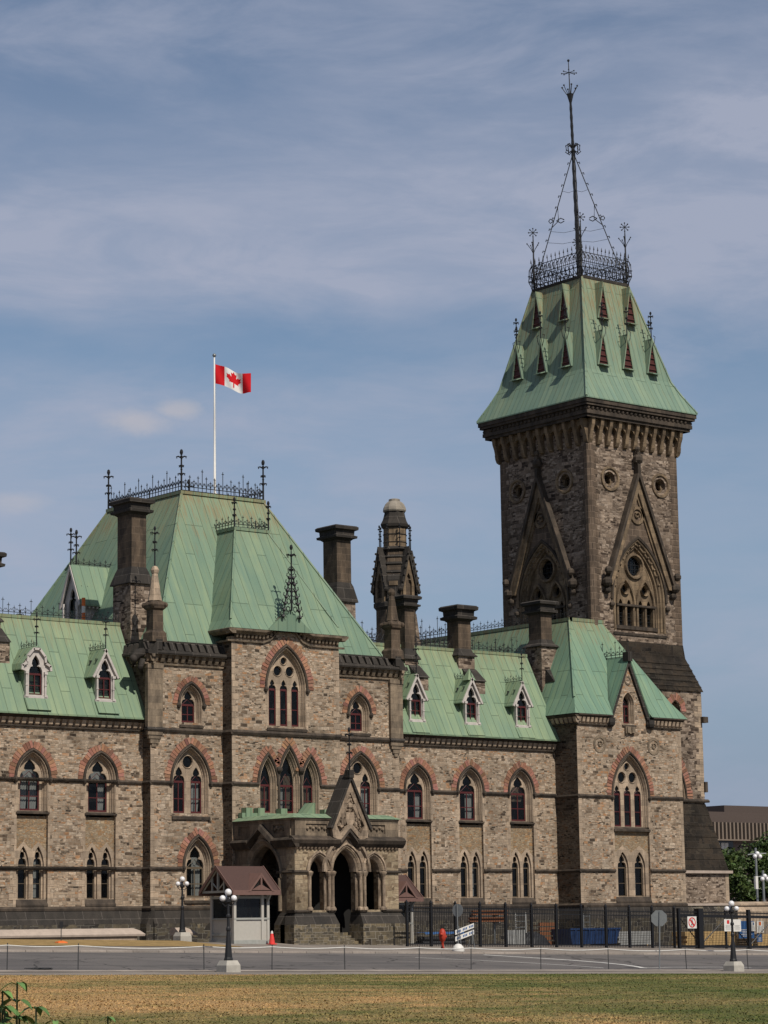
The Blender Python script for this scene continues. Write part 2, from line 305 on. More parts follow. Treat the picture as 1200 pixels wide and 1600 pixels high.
# ------------------------------------------------------------------ geometry helpers
def front(Y): return lambda u, d, z: Vector((u, Y-d, z))
def left(X): return lambda u, d, z: Vector((X-d, u, z))
def right(X): return lambda u, d, z: Vector((X+d, u, z))
def back(Y): return lambda u, d, z: Vector((u, Y+d, z))
WORLD = lambda x, y, z: Vector((x, y, z))
class MB:
    def __init__(s, fr=WORLD): s.v = []; s.f = []; s.mi = []; s.c = []; s.fr = fr; s.cur = 0; s.col = (1, 1, 1)
    def add(s, pts, raw=False):
        i = len(s.v); s.v += [p if raw else s.fr(*p) for p in pts]; return i
    def face(s, idx): s.f.append(tuple(idx)); s.mi.append(s.cur); s.c.append(s.col)
    def poly(s, pts): i = s.add(pts); s.face(range(i, i+len(pts)))
    def box(s, u0, u1, d0, d1, z0, z1):
        i = s.add([(u0, d0, z0), (u1, d0, z0), (u1, d1, z0), (u0, d1, z0), (u0, d0, z1), (u1, d0, z1), (u1, d1, z1), (u0, d1, z1)])
        for q in ((0, 1, 2, 3), (4, 5, 6, 7), (0, 1, 5, 4), (1, 2, 6, 5), (2, 3, 7, 6), (3, 0, 4, 7)): s.face([i+k for k in q])
        return s
    def hexa(s, lo, hi):
        n = len(lo); i = s.add(lo); j = s.add(hi)
        s.face(range(i, i+n)); s.face(range(j, j+n))
        for k in range(n): s.face((i+k, i+(k+1) % n, j+(k+1) % n, j+k))
        return s
    def profile(s, u0, u1, prof):
        """extrude a (d, z) profile along u"""
        return s.hexa([(u0, d, z) for d, z in prof], [(u1, d, z) for d, z in prof])
    def plate(s, outer, holes, d0, d1, back=True):
        loops = [outer]+list(holes)
        flat = [p for l in loops for p in l]
        tris = tessellate_polygon([[Vector((a, b, 0)) for a, b in l] for l in loops])
        i = s.add([(a, d0, b) for a, b in flat]); j = s.add([(a, d1, b) for a, b in flat])
        for t in tris:
            s.face([i+k for k in t])
            if back: s.face([j+k for k in t])
        o = 0
        for l in loops:
            n = len(l)
            for k in range(n): s.face((i+o+k, i+o+(k+1) % n, j+o+(k+1) % n, j+o+k))
            o += n
        return s
    def loft(s, rings, closed=False, caps=False):
        ids = [s.add(r) for r in rings]; n = len(rings[0])
        for a, b in zip(ids, ids[1:]):
            for k in range(n if closed else n-1): s.face((a+k, a+(k+1) % n, b+(k+1) % n, b+k))
        if caps: s.face(range(ids[0], ids[0]+n)); s.face(range(ids[-1], ids[-1]+n))
        return s
    def tube(s, pts, r, n=5, cap=True):
        P = [s.fr(*p) for p in pts]; rr = r if isinstance(r, (list, tuple)) else [r]*len(P); rings = []
        for k, p in enumerate(P):
            t = (P[min(k+1, len(P)-1)]-P[max(k-1, 0)]).normalized()
            a = t.cross(Vector((0, 0, 1)))
            if a.length < 1e-3: a = t.cross(Vector((1, 0, 0)))
            a.normalize(); b = t.cross(a)
            rings.append(s.add([p+a*(rr[k]*math.cos(6.2832*q/n))+b*(rr[k]*math.sin(6.2832*q/n)) for q in range(n)], raw=True))
        for a, b in zip(rings, rings[1:]):
            for k in range(n): s.face((a+k, a+(k+1) % n, b+(k+1) % n, b+k))
        if cap: s.face(range(rings[0], rings[0]+n)); s.face(range(rings[-1], rings[-1]+n))
        return s
    def lathe(s, x, y, prof, n=12, ph=0.0, sx=1, sy=1):
        ids = []
        for r, z in prof: ids.append(s.add([Vector((x+sx*r*math.cos(ph+6.28319*k/n), y+sy*r*math.sin(ph+6.28319*k/n), z)) for k in range(n)], raw=True))
        for a, b in zip(ids, ids[1:]):
            for k in range(n): s.face((a+k, a+(k+1) % n, b+(k+1) % n, b+k))
        s.face(range(ids[0], ids[0]+n)); s.face(range(ids[-1], ids[-1]+n)); return s
    def ball(s, p, r, n=8, m=5, sz=1.0):
        q = s.fr(*p); return s.lathe(q.x, q.y, [(max(r*math.sin(math.pi*k/m), .001), q.z-sz*r*math.cos(math.pi*k/m)) for k in range(m+1)], n)
    def build(s, name, mats, parent=None, smooth=False):
        if not isinstance(mats, (list, tuple)): mats = [mats]
        me = bpy.data.meshes.new(name); me.from_pydata([tuple(v) for v in s.v], [], s.f)
        for m in mats: me.materials.append(M[m] if isinstance(m, str) else m)
        me.polygons.foreach_set('material_index', s.mi)
        ca = me.color_attributes.new('tint', 'FLOAT_COLOR', 'CORNER'); dat = []
        for p in me.polygons:
            c = s.c[p.index]; dat += [c[0], c[1], c[2], 1.0]*p.loop_total
        ca.data.foreach_set('color', dat)
        bm = bmesh.new(); bm.from_mesh(me); bmesh.ops.recalc_face_normals(bm, faces=bm.faces); bm.to_mesh(me); bm.free()
        if smooth: me.polygons.foreach_set('use_smooth', [True]*len(me.polygons))
        o = bpy.data.objects.new(name, me); C.objects.link(o)
        if parent: o.parent = parent
        return o
def thing(name, label, cat, loc=(0, 0, 0), group=None):
    o = bpy.data.objects.new(name, None); o.empty_display_size = .3; C.objects.link(o); o.location = loc
    o['label'] = label; o['category'] = cat
    if group: o['group'] = group
    return o
def tag(o, label, cat, group=None):
    o['label'] = label; o['category'] = cat
    if group: o['group'] = group
    return o
def kids(o): return [c for c in C.objects if c.parent == o]
def dup(root, loc, label):
    r = root.copy(); C.objects.link(r); r.location = loc; r['label'] = label
    for ch in kids(root):
        c = ch.copy(); C.objects.link(c); c.parent = r
        for g in kids(ch): q = g.copy(); C.objects.link(q); q.parent = c
    return r
def arch(cx, sill, spring, w, h, off=0.0, n=8, legs=True):
    """pointed arch outline, off > 0 grows outwards"""
    r = (h*h+w*w)/(2*w); c = r-w; ro = r+off; ww = w+off
    a0 = math.acos(max(-1, min(1, c/ro))) if ro > c else 0
    L = []
    for k in range(n+1):
        t = a0*k/n; L.append((cx+c-ro*math.cos(t), spring+ro*math.sin(t)))
    Rr = [(2*cx-a, b) for a, b in L[:-1]][::-1]
    P = L+Rr
    if legs: P = [(cx-ww, sill)]+P+[(cx+ww, sill)]
    return P
def light(x, sill, spring, w, h, cusp=True):
    if not cusp: return arch(x, sill, spring, w, h, 0, 5)
    q = [(w, sill), (w, spring), (w*.97, spring+.2*h), (w*.78, spring+.36*h), (w*.42, spring+.41*h), (w*.6, spring+.52*h), (w*.52, spring+.7*h), (w*.24, spring+.88*h)]
    return [(x-a, b) for a, b in q]+[(x, spring+h)]+[(x+a, b) for a, b in q[::-1]]
def circ(x, z, r, n=14): return [(x+r*math.cos(6.28319*k/n), z+r*math.sin(6.28319*k/n)) for k in range(n)]
def quatre(x, z, r):
    P = []
    for q in range(4):
        a0 = q*math.pi/2+math.pi/4
        for k in range(5):
            t = a0+(-1+k/2)*.62; rr = r*(.62+.38*math.cos((k/2-1)*1.35)); P.append((x+rr*math.cos(t), z+rr*math.sin(t)))
    return P
def arch_band(fr, par, cx, spring, w, h, o0, o1, cut=None, label=None):
    """red voussoirs round an arch"""
    m = MB(fr); r = (h*h+w*w)/(2*w); c = r-w
    for sgn in (-1, 1):
        a1 = math.acos(c/(r+(o0+o1)/2)); n = max(5, int(a1*(r+o1)/.21))
        for k in range(n):
            t0 = a1*k/n; t1 = a1*(k+1)/n-.012; e = o1+random.choice((-.05, 0, .04)); 
            g = random.choice((.62, .85, .95, 1.05, 1.2))*random.uniform(.9, 1.1); m.col = (g, g*random.uniform(.88, 1.1), g*random.uniform(.85, 1.1))
            q = []
            for rr, t in ((r+o0, t0), (r+e, t0), (r+e, t1), (r+o0, t1)):
                x = cx+sgn*(-c+rr*math.cos(t)); z = spring+rr*math.sin(t)
                if (x-cx)*sgn < 0: x = cx
                q.append((x, z))
            if cut and all(cut(a, b) for a, b in q): continue
            m.hexa([(a, -.02, b) for a, b in q], [(a, .035, b) for a, b in q])
    m.col = (1.5, 2.1, 2.4); za = spring+math.sqrt((r+o1)**2-c*c); zb = spring+math.sqrt((r+o0)**2-c*c)
    return m.build('arch_band', 'red', par)
def bars(m, x, sill, spring, w, h, t=.066, mid=True, d0=-.43, d1=-.37, vert=True):
    m.box(x-w, x-w+t, d0, d1, sill, spring); m.box(x+w-t, x+w, d0, d1, sill, spring); m.box(x-w+t, x+w-t, d0, d1, sill, sill+t*1.6)
    m.box(x-w+t, x+w-t, d0, d1+.01, spring-t*.9, spring+t*.9)
    if vert: m.box(x-t*.5, x+t*.5, d0+.005, d1-.005, sill+t*1.6, spring-t*.9)
    if mid: z = sill+(spring-sill)*.46; m.box(x-w+t, x+w-t, d0+.01, d1-.01, z-t*.4, z+t*.4)
def window(fr, par, cx, sill, spring, w, h, lights, rounds=(), band=.36, hood=True, fmat='wood_red', trim='trim', curtains=(), cut=None, sillh=.28, cusp=True, stops=True, lst=None, blind=False):
    """w, h: half width and rise of the opening at the wall face"""
    m = MB(fr)
    def ring(o, d): return [(a, d, b) for a, b in arch(cx, sill, spring, w, h, o)]
    m.loft([ring(-.0, .0), ring(-.04, .015), ring(-.07, -.05), ring(-.08, -.12), ring(-.12, -.10), ring(-.15, -.17), ring(-.16, -.25), ring(-.20, -.25), ring(-.22, -.32), ring(-.22, -.46)])
    io = arch(cx, sill, spring, w, h, -.21)
    holes = [light(*l, cusp) for l in lights]+[circ(*q) for q in rounds]
    m.plate(io, [hh for hh in holes], -.32, -.45)
    for q in rounds: m.loft([[(a, -.30, b) for a, b in circ(q[0], q[1], q[2]+.07)], [(a, -.27, b) for a, b in circ(q[0], q[1], q[2]+.03)], [(a, -.33, b) for a, b in circ(q[0], q[1], q[2])]], True)
    if sillh: m.cur = 1; m.profile(cx-w-.06, cx+w+.06, [(-.31, sill-sillh), (.09, sill-sillh), (.09, sill-sillh*.55), (-.31, sill+.02)]); m.cur = 0
    if hood:
        m.cur = 1
        def hr(o, d): return [(a, d, b) for a, b in arch(cx, sill, spring, w, h, o, 8, False)]
        m.loft([hr(.02, -.02), hr(.02, .07), hr(.07, .11), hr(.15, .08), hr(.17, -.02)])
        if stops:
            for sg in (-1, 1): m.ball((cx+sg*(w+.11), .06, spring-.08), .15, 6, 4, 1.2)
        m.cur = 0
    wo = m.build('window', [trim, 'string'], par)
    p = MB(fr); p.plate(arch(cx, sill, spring, w, h, -.2), [], -.40, -.405, False); p.build('pane', 'glass', wo)
    f = MB(fr)
    for l in lights: bars(f, l[0], l[1], l[2]+.0, l[3], l[4], vert=l[3] > .3)
    for l in lights:   # small arched glazing bars in the heads
        if l[3] > .28: f.tube([(l[0]-l[3]*.9, -.40, l[2]), (l[0]-l[3]*.25, -.40, l[2]+l[4]*.28), (l[0], -.40, l[2]+l[4]*.4)], .018, 4); f.tube([(l[0]+l[3]*.9, -.40, l[2]), (l[0]+l[3]*.25, -.40, l[2]+l[4]*.28), (l[0], -.40, l[2]+l[4]*.4)], .018, 4)
    f.build('frame', fmat, wo)
    for (x0, x1, z0, z1, mt) in curtains:
        k = MB(fr); n = 7; zz = (z0, z0+(z1-z0)*.35, z1)
        k.loft([[(x0+(x1-x0)*(i/n)*(1 if z > z0+.1 else .9), -.62+(.04 if i % 2 else 0), z) for i in range(n+1)] for z in zz]); k.build('curtain', mt, wo)
    if band: arch_band(fr, wo, cx, spring, w, h, .19, .19+band, cut)
    return wo
def twin(fr, par, cx, sill=3.9, spring=5.72, w=.25, h=.86, sep=.47, hw=.93, top=6.98, bot=3.62, d=-.12, fmat='wood_brown', cur=0):
    m = MB(fr); L = [(cx-sep, sill, spring, w, h), (cx+sep, sill, spring, w, h)]
    ol = [(cx-hw, bot), (cx-hw, top-.5), (cx-sep, top), (cx, top-.45), (cx+sep, top), (cx+hw, top-.5), (cx+hw, bot)]
    m.plate(ol, [arch(l[0], sill, spring, w+.1, h+.16, 0, 6) for l in L], d, d-.12)
    m.plate([(cx-hw, bot), (cx-hw, top-.5), (cx, top-.6), (cx+hw, top-.5), (cx+hw, bot)], [light(*l) for l in L], d-.121, d-.3)
    m.cur = 1; m.profile(cx-hw-.02, cx+hw+.02, [(d-.05, bot-.12), (.08, bot-.12), (.08, bot-.02), (d+.02, sill-.02), (d-.05, sill-.02)]); m.cur = 0
    wo = m.build('window', ['trim', 'string'], par)
    p = MB(fr); p.plate([(cx-hw+.1, bot+.2), (cx-hw+.1, spring+h), (cx+hw-.1, spring+h), (cx+hw-.1, bot+.2)], [], d-.26, d-.265, False); p.build('pane', 'glass', wo)
    f = MB(fr)
    for l in L: bars(f, *l, t=.04, d0=d-.27, d1=d-.22, vert=False)
    f.build('frame', fmat, wo)
    if cur:
        k = MB(fr); k.loft([[(cx+sep-w+.06+i*.06, d-.5+(.03 if i % 2 else 0), z) for i in range(7)] for z in (sill+.1, spring+.3)]); k.build('curtain', 'curtain', wo)
    return wo
def cornice(fr, par, u0, u1, ztop, zbot, proj=.36, pitch=.42, cm='trim', ends=True, name='cornice'):
    m = MB(fr); hgt = ztop-zbot
    m.cur = 1; m.profile(u0, u1, [(-.05, ztop), (proj, ztop), (proj+.02, ztop-.06), (proj-.1, ztop-.16), (proj-.12, ztop-.2), (-.05, ztop-.2)])
    m.profile(u0, u1, [(-.05, zbot), (.10, zbot), (.13, zbot+.06), (.1, zbot+.1), (-.05, zbot+.1)]); m.cur = 0
    n = max(1, int(round((u1-u0)/pitch))); p = (u1-u0)/n
    for k in range(n):
        a = u0+p*(k+.5)
        m.profile(a-p*.3, a+p*.3, [(-.02, zbot+.1), (.12, zbot+.12), (.2, zbot+.2), (.24, ztop-.32), (.28, ztop-.2), (-.02, ztop-.2)])
    for k in range(n+1):   # shallow arched heads between the corbels
        a = u0+p*k
        m.profile(max(u0, a-p*.3), min(u1, a+p*.3), [(-.02, ztop-.34), (.12, ztop-.34), (.2, ztop-.2), (-.02, ztop-.2)])
    return m.build(name, [cm, 'string'], par)
def string(fr, par, segs, z, hh=.2, pr=.12, mat='string'):
    for a, b in segs: MB(fr).profile(a, b, [(-.05, z-hh/2), (pr*.6, z-hh/2), (pr, z), (pr*.5, z+hh/2), (-.05, z+hh/2)]).build('string_course', mat, par)
def quoins(fr, par, us, z0, z1, mat='trim', lo=.28, hi=.5, step=.36, both=False, d=.014):
    for (u, sg) in us:
        m = MB(fr); z = z0; k = 0
        while z < z1-.1:
            w = (hi if k % 2 else lo)*random.uniform(.85, 1.1); e = min(z+step-.015, z1)
            m.box(min(u, u+sg*w), max(u, u+sg*w), -.03, d, z, e); z += step; k += 1
        m.build('quoins', mat, par)
def crest(m, fr, a, b, h=.9, pitch=.32, tall=5, r=.024, tallh=1.45):
    """iron roof cresting between two points"""
    a = Vector(a); b = Vector(b); Ld = (b-a).length; n = max(2, int(Ld/pitch)); t = (b-a)/n
    m.fr = WORLD
    Z = Vector((0, 0, 1)); e = t.normalized()
    for z in (.06*h, .3*h): m.tube([a+Z*z, b+Z*z], r, 4)
    for k in range(n+1):
        p = a+t*k; hh = h*(tallh if tall and k % tall == 0 else (1.0 if k % 2 == 0 else .72))
        m.tube([p, p+Z*hh], r, 4)
        s = pitch*.26; q = p+Z*hh*.9
        m.tube([q-e*s, q+Z*s*.3, q+e*s], r*.9, 4); m.hexa([q-e*.03+Z*.02, q+e*.03+Z*.02, q+Z*.02+e.cross(Z)*.03], [q+Z*s*2+e*.004, q+Z*s*2-e*.004, q+Z*s*2+e.cross(Z)*.004])
        if k < n:   # scrolls
            c = p+t*.5
            m.tube([p+Z*.32*h, c+Z*.62*h-e*pitch*.1, c+Z*.45*h], r*.8, 4); m.tube([p+t+Z*.32*h, c+Z*.62*h+e*pitch*.1, c+Z*.45*h], r*.8, 4)
def finial(m, p, h, r=.035, e=Vector((1, 0, 0)), arms=.22):
    """iron finial with crossed leaves"""
    m.fr = WORLD; p = Vector(p); Z = Vector((0, 0, 1)); e2 = e.cross(Z)
    m.tube([p, p+Z*h*.8, p+Z*h], [r*1.3, r, r*.3], 5)
    for zz, s in ((.42, .7), (.62, .45), (.84, 1.0)):
        q = p+Z*h*zz
        for d in (e, -e, e2, -e2): m.tube([q-Z*arms*.2, q+d*arms*s*.6+Z*arms*.15, q+d*arms*s+Z*arms*.05, q+d*arms*s*.9-Z*arms*.25], r*.9, 4)
        m.ball(tuple(q), r*2.2, 6, 4)
    m.ball(tuple(p+Z*h*.96), r*2.4, 6, 4, 1.6)
# ------------------------------------------------------------------ ground
def sm(a, b, x): t = max(0, min(1, (x-a)/(b-a))); return t*t*(3-2*t)
def gz(x, y):
    xx = min(max(x, 30), 150)
    pl = lambda yy: .635-.01963*(xx-80)+.05914*(yy-100)
    if y > 87: return pl(min(y, 114.5))
    s = sm(15, 87, y); return pl(87)*s+.08*(1-s)-.35*math.sin(math.pi*sm(25, 87, y))*0.0
def sheet(name, x0, x1, y0f, y1f, nx, ny, dz, mat, lab=None):
    m = MB(); ids = []
    for i in range(nx+1):
        x = x0+(x1-x0)*i/nx; ya = y0f(x) if callable(y0f) else y0f; yb = y1f(x) if callable(y1f) else y1f
        ids.append(m.add([(x, ya+(yb-ya)*j/ny, gz(x, ya+(yb-ya)*j/ny)+dz) for j in range(ny+1)]))
    for a, b in zip(ids, ids[1:]):
        for j in range(ny): m.face((a+j, b+j, b+j+1, a+j+1))
    o = m.build(name, mat, None, True); o['kind'] = 'structure'; return o
sheet('ground', -900, 1500, -300, 1800, 240, 210, -.05, 'walk')
sheet('lawn', -60, 260, -20, 88.0, 90, 60, .0, 'lawn')
def blades():
    r_ = random.Random(21); m = MB(); n = 0
    while n < 110000:
        # spread over the stretch of lawn the photograph shows, thinner with distance
        dist = 44+70*r_.random()**1.25; a = YAW+r_.uniform(-.23, .23); x, y = dist*math.sin(a)/math.cos(a-YAW), dist*math.cos(a)/math.cos(a-YAW)
        if y > 88.0+.22*r_.random(): continue
        n += 1; z = gz(x, y); h = r_.uniform(.008, .03)*(1.7 if r_.random() < .03 else 1); th = r_.uniform(0, 3.1416); w = r_.uniform(.012, .03)
        dx, dy = math.cos(th)*w, math.sin(th)*w; lx, ly = r_.uniform(-.04, .04), r_.uniform(-.04, .04); g = r_.uniform(.9, 1.15); m.col = (g, g*r_.uniform(.96, 1.04), g*.97)
        i = len(m.v); m.v += [(x-dx, y-dy, z-.005), (x+dx, y+dy, z-.005), (x+lx, y+ly, z+h)]; m.face((i, i+1, i+2))
    o = m.build('grass', 'blades'); o['kind'] = 'stuff'
blades()
sheet('kerb', -60, 260, 88.0, 89.15, 90, 2, .05, 'kerb')
sheet('road', -60, 260, 89.15, 103.2, 90, 8, .004, 'road')
sheet('pavement', -60, 260, 103.35, 112.0, 90, 6, .09, 'walk')
m = MB(); ids = [m.add([(x, 103.2, gz(x, 103.2)-.02), (x, 103.2, gz(x, 103.2)+.09), (x, 103.23, gz(x, 103.2)+.105), (x, 103.5, gz(x, 103.5)+.105), (x, 103.5, gz(x, 103.5)-.02)]) for x in range(-60, 262, 4)]
for a, b in zip(ids, ids[1:]):
    for j in range(4): m.face((a+j, b+j, b+j+1, a+j+1))
m.build('kerb', 'kerb')['kind'] = 'structure'
sheet('verge', 40, 77.0, 107.2, 113.2, 20, 4, .11, 'verge')
def strip(pts, w, z):
    m = MB(); A = []
    for k, (x, y) in enumerate(pts):
        q = Vector(pts[min(k+1, len(pts)-1)])-Vector(pts[max(k-1, 0)]); nrm = Vector((-q.y, q.x)).normalized()*w/2
        A.append(((x+nrm.x, y+nrm.y, gz(x, y+nrm.y)+z), (x-nrm.x, y-nrm.y, gz(x, y-nrm.y)+z)))
    for a, b in zip(A, A[1:]): m.poly([a[0], b[0], b[1], a[1]])
    return m
l1 = strip([(89.3, 102.4), (90.5, 99.6), (91.2, 97.5), (91.4, 95.5), (91.2, 93.8), (90.6, 92.2), (89.9, 90.9)][::-1], .3, .009)
l1.build('road_marking', 'line')['kind'] = 'structure'
l2 = strip([(82.2, 99.6), (84.6, 97.2), (86.1, 95), (86.9, 92.8), (87.2, 91.0)], .14, .009); l2.build('road_marking', 'line')['kind'] = 'structure'
l3 = strip([(89.6, 91.0), (92.5, 91.6), (95.5, 91.7), (98, 91.2)], .16, .009); l3.build('road_marking', 'line')['kind'] = 'structure'
# ------------------------------------------------------------------ the building
B = thing('stone_building', 'long Gothic stone building with green copper roofs, an arched porch and a tall square tower', 'building', (86.6, 117, 1.2))
B.location = (0, 0, 0)
def part(m, name, mats, smooth=False): return m.build(name, mats, B, smooth)
YW, YP, YC, YB, YT, XT = 118.0, 117.23, 116.34, 115.93, 119.5, 114.45
FW, FP, FC, FB = front(YW), front(YP), front(YC), front(YB)
def wall(fr, outer, holes, mat, name='wall', th=.5, dark=True, zt=99):
    o = part(MB(fr).plate(outer, holes, 0, -th), name, mat)
    if dark and holes:
        us = [p[0] for p in outer]; zs = [p[1] for p in outer]
        part(MB(fr).box(min(us)+.1, max(us)-.1, -1.5, -1.45, min(zs), min(zt, max(zs)-.3)), 'room_backing', 'dark')
    return o
def rect(a, b, z0, z1): return [(a, z0), (b, z0), (b, z1), (a, z1)]
Z0 = 3.3
def plinth(fr, u0, u1, top=3.42, foot=.5, mat='base', out=.42):
    m = MB(fr); m.cur = 1; m.profile(u0, u1, [(-.1, top-.16), (.14, top-.16), (.16, top-.04), (.03, top+.08), (-.1, top+.08)]); m.cur = 2
    m.profile(u0, u1, [(-.1, top-.9), (out, top-.9), (.1, top-.16), (-.1, top-.16)]); m.cur = 0
    m.profile(u0, u1, [(-.1, foot), (out+.03, foot), (out+.03, top-.9), (-.1, top-.9)])
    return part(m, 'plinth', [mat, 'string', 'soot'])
# ---- left and right wings
def wing(x0, x1, cxs, ztop, cur):
    holes = [arch(c, 3.5, 10.43, .98, 1.42) for c in cxs]
    wall(FW, rect(x0, x1, Z0, ztop-.55), holes, 'rubble')
    segs = []; a = x0
    for c in cxs: segs.append((a, c-.99)); a = c+.99
    segs.append((a, x1))
    string(FW, B, segs, 5.55); string(FW, B, [(p if p == x0 else p+.1, q if q == x1 else q-.1) for p, q in segs], 10.33, .2, .13)
    us = []
    for c in cxs: us += [(c-.98, -1), (c+.98, 1)]
    quoins(FW, B, us, 5.7, 10.1, lo=.16, hi=.34); quoins(FW, B, us, 3.5, 5.4, lo=.2, hi=.42)
    for i, c in enumerate(cxs):
        cu = []
        for k in cur[i % len(cur)]:
            cu.append({'L': (c-.58, c-.05, 8.75, 10.3, 'curtain'), 'R': (c+.05, c+.58, 8.75, 10.3, 'curtain'), 'r': (c+.12, c+.55, 8.75, 10.2, 'curtain'), 'B': (c-.58, c+.58, 9.9, 10.8, 'blind'), 'H': (c-.55, c+.55, 10.4, 10.9, 'curtain')}[k])
        window(FW, B, c, 8.62, 10.43, .98, 1.42, [(c, 8.66, 10.36, .61, 1.1)], curtains=cu, sillh=.15)
        m = MB(FW); m.plate([(c-.97, 6.4), (c-.47, 6.9), (c, 6.45), (c+.47, 6.9), (c+.97, 6.4), (c+.97, 8.36), (c-.97, 8.36)], [], -.15, -.4); part(m, 'spandrel_panel', 'panel')
        twin(FW, B, c, hw=.965, cur=i % 2)
    plinth(FW, x0, x1)
    cornice(FW, B, x0, x1, ztop, ztop-.7, .36)
wing(57.5, 77.8, [75.02, 70.67, 66.32], 13.86, [['r', 'H'], ['L', 'R', 'H'], ['L']])
wing(95.74, 109.27, [97.85, 102.06, 106.3], 13.78, [['r'], ['R'], ['B']])
def wing_roof(x0, x1, ze, zr=19.5, xr1=None):
    m = MB(); yr = 120.5; xe = xr1 if xr1 else x1
    m.poly([(x0, 117.52, ze), (x1, 117.52, ze), (xe, yr, zr), (x0, yr, zr)]); m.poly([(x0, 117.52, ze), (x1, 117.52, ze), (x1, 117.6, ze-.09), (x0, 117.6, ze-.09)])
    m.cur = 1; m.poly([(x0, yr, zr), (xe, yr, zr), (xe, 140, zr), (x0, 140, zr)]); m.cur = 2
    m.box(x0, xe, yr-.08, yr+.25, zr-.06, zr+.12); m.box(x0, x1, 117.44, 117.6, ze-.10, ze-.005)
    o = part(m, 'roof', ['copper', 'lead', 'copper']); c = MB(); crest(c, WORLD, (x0, yr+.1, zr+.1), (xe, yr+.1, zr+.1), .62, .36, 5, .018, 1.5); c.build('cresting', 'iron', o)
    return o
wing_roof(57.5, 77.84, 13.92); wing_roof(95.7, 109.3, 13.84)
def dormer(cx, kind, ze=13.92, sill=14.8, Y=118.02):
    fr = front(Y); hw = .64 if kind == 0 else .57; ap = sill+2.85; ev = sill+1.42
    if kind: ol = [(cx-hw, sill), (cx-hw, ev), (cx-hw-.26, ev-.12), (cx-hw-.2, ev+.12), (cx, ap), (cx+hw+.2, ev+.12), (cx+hw+.26, ev-.12), (cx+hw, ev), (cx+hw, sill)]
    else: ol = [(cx-hw, sill), (cx-hw, ev), (cx-hw-.3, ev+.08), (cx-hw-.26, ev+.28), (cx-hw-.06, ev+.42), (cx-hw+.02, ev+.78), (cx-.2, ap-.22), (cx+.2, ap-.22), (cx+hw-.02, ev+.78), (cx+hw+.06, ev+.42), (cx+hw+.26, ev+.28), (cx+hw+.3, ev+.08), (cx+hw, ev), (cx+hw, sill)]
    m = MB(fr)
    hol = [light(cx, sill+.12, ev-.15, .42, 1.05)]
    m.plate(ol, hol+([circ(cx, ap-.45, .07, 8)] if kind else []), .06, -.1)
    if kind: pts = [(cx-hw-.3, ev-.1), (cx, ap+.06), (cx+hw+.3, ev-.1)]
    else: pts = [(cx-hw-.34, ev+.05), (cx-hw-.3, ev+.34), (cx-hw, ev+.5), (cx-hw+.04, ev+.84), (cx-.22, ap-.14), (cx+.22, ap-.14), (cx+hw-.04, ev+.84), (cx+hw, ev+.5), (cx+hw+.3, ev+.34), (cx+hw+.34, ev+.05)]
    for a, b in zip(pts, pts[1:]):
        n = Vector((-(b[1]-a[1]), b[0]-a[0])).normalized()*-.13
        m.hexa([(a[0], .2, a[1]), (b[0], .2, b[1]), (b[0]+n.x, .2, b[1]+n.y), (a[0]+n.x, .2, a[1]+n.y)], [(a[0], .05, a[1]), (b[0], .05, b[1]), (b[0]+n.x, .05, b[1]+n.y), (a[0]+n.x, .05, a[1]+n.y)])
    for sg in (-1, 1):
        x = cx+sg*(hw-.04); m.tube([(x, .11, sill+.02), (x, .11, ev-.05)], .06, 6); m.box(x-.1, x+.1, .02, .2, ev-.16, ev-.02); m.box(x-.1, x+.1, .02, .2, sill, sill+.12); m.tube([(x-sg*.0, .11, sill+.62), (x, .11, sill+.7)], .085, 6)
    m.box(cx-hw-.1, cx+hw+.1, -.05, .16, sill-.06, sill+.06)
    o = part(m, 'dormer', 'dormer')
    r = MB(fr); ya = -2.0; e = hw+.36; zr = ap+.1 if kind else ap-.05
    prof = [(-e, ev-.1), (0, zr), (e, ev-.1)] if kind else [(-e, ev+.1), (-e+.1, ev+.42), (-.2, zr-.05), (.2, zr-.05), (e-.1, ev+.42), (e, ev+.1)]
    for a, b in zip(prof, prof[1:]): r.hexa([(cx+a[0], .16, a[1]), (cx+b[0], .16, b[1]), (cx+b[0], .16, b[1]-.06), (cx+a[0], .16, a[1]-.06)], [(cx+a[0], ya, a[1]), (cx+b[0], ya, b[1]), (cx+b[0], ya, b[1]-.06), (cx+a[0], ya, a[1]-.06)])
    for sg in (-1, 1): r.box(cx+sg*(hw-.02)-.03, cx+sg*(hw-.02)+.03, -1.6, -.1, sill-.3, ev+.05)
    r.profile(cx-hw-.12, cx+hw+.12, [(.0, sill-.06), (.17, sill-.06), (.56, sill-.72), (.2, sill-.75)])
    if kind == 2: r.loft([[(cx-.32, .16, zr-.2), (cx+.32, .16, zr-.2), (cx+.32, -.5, zr-.2), (cx-.32, -.5, zr-.2)], [(cx, -.1, zr+.55)]*4], True)
    r.build('dormer_roof', 'copper', o)
    MB(fr).box(cx-hw+.03, cx+hw-.03, -.13, -.12, sill, ev+.95).build('pane', 'glass', o)
    MB(fr).box(cx-hw+.03, cx+hw-.03, -.72, -.7, sill-.2, ev+.9).build('room_backing', 'dark', o)
    f = MB(fr); bars(f, cx, sill+.12, ev-.15, .42, .9, .06, True, -.11, -.05); f.build('frame', 'wood_red', o)
    if kind == 1 and int(cx) % 2: MB(fr).box(cx-.28, cx+.28, -.3, -.28, sill+.2, ev-.2).build('blind', 'blind', o)
    c = MB(); crest(c, WORLD, (cx, Y-.1, zr), (cx, Y+1.75, zr), .34, .26, 0, .014); 
    if kind != 2: finial(c, (cx, Y-.12, zr), 1.75, .026, Vector((1, 0, 0)), .24)
    c.build('cresting', 'iron', o)
dormer(70.78, 0); dormer(75.25, 1); dormer(66.3, 0)
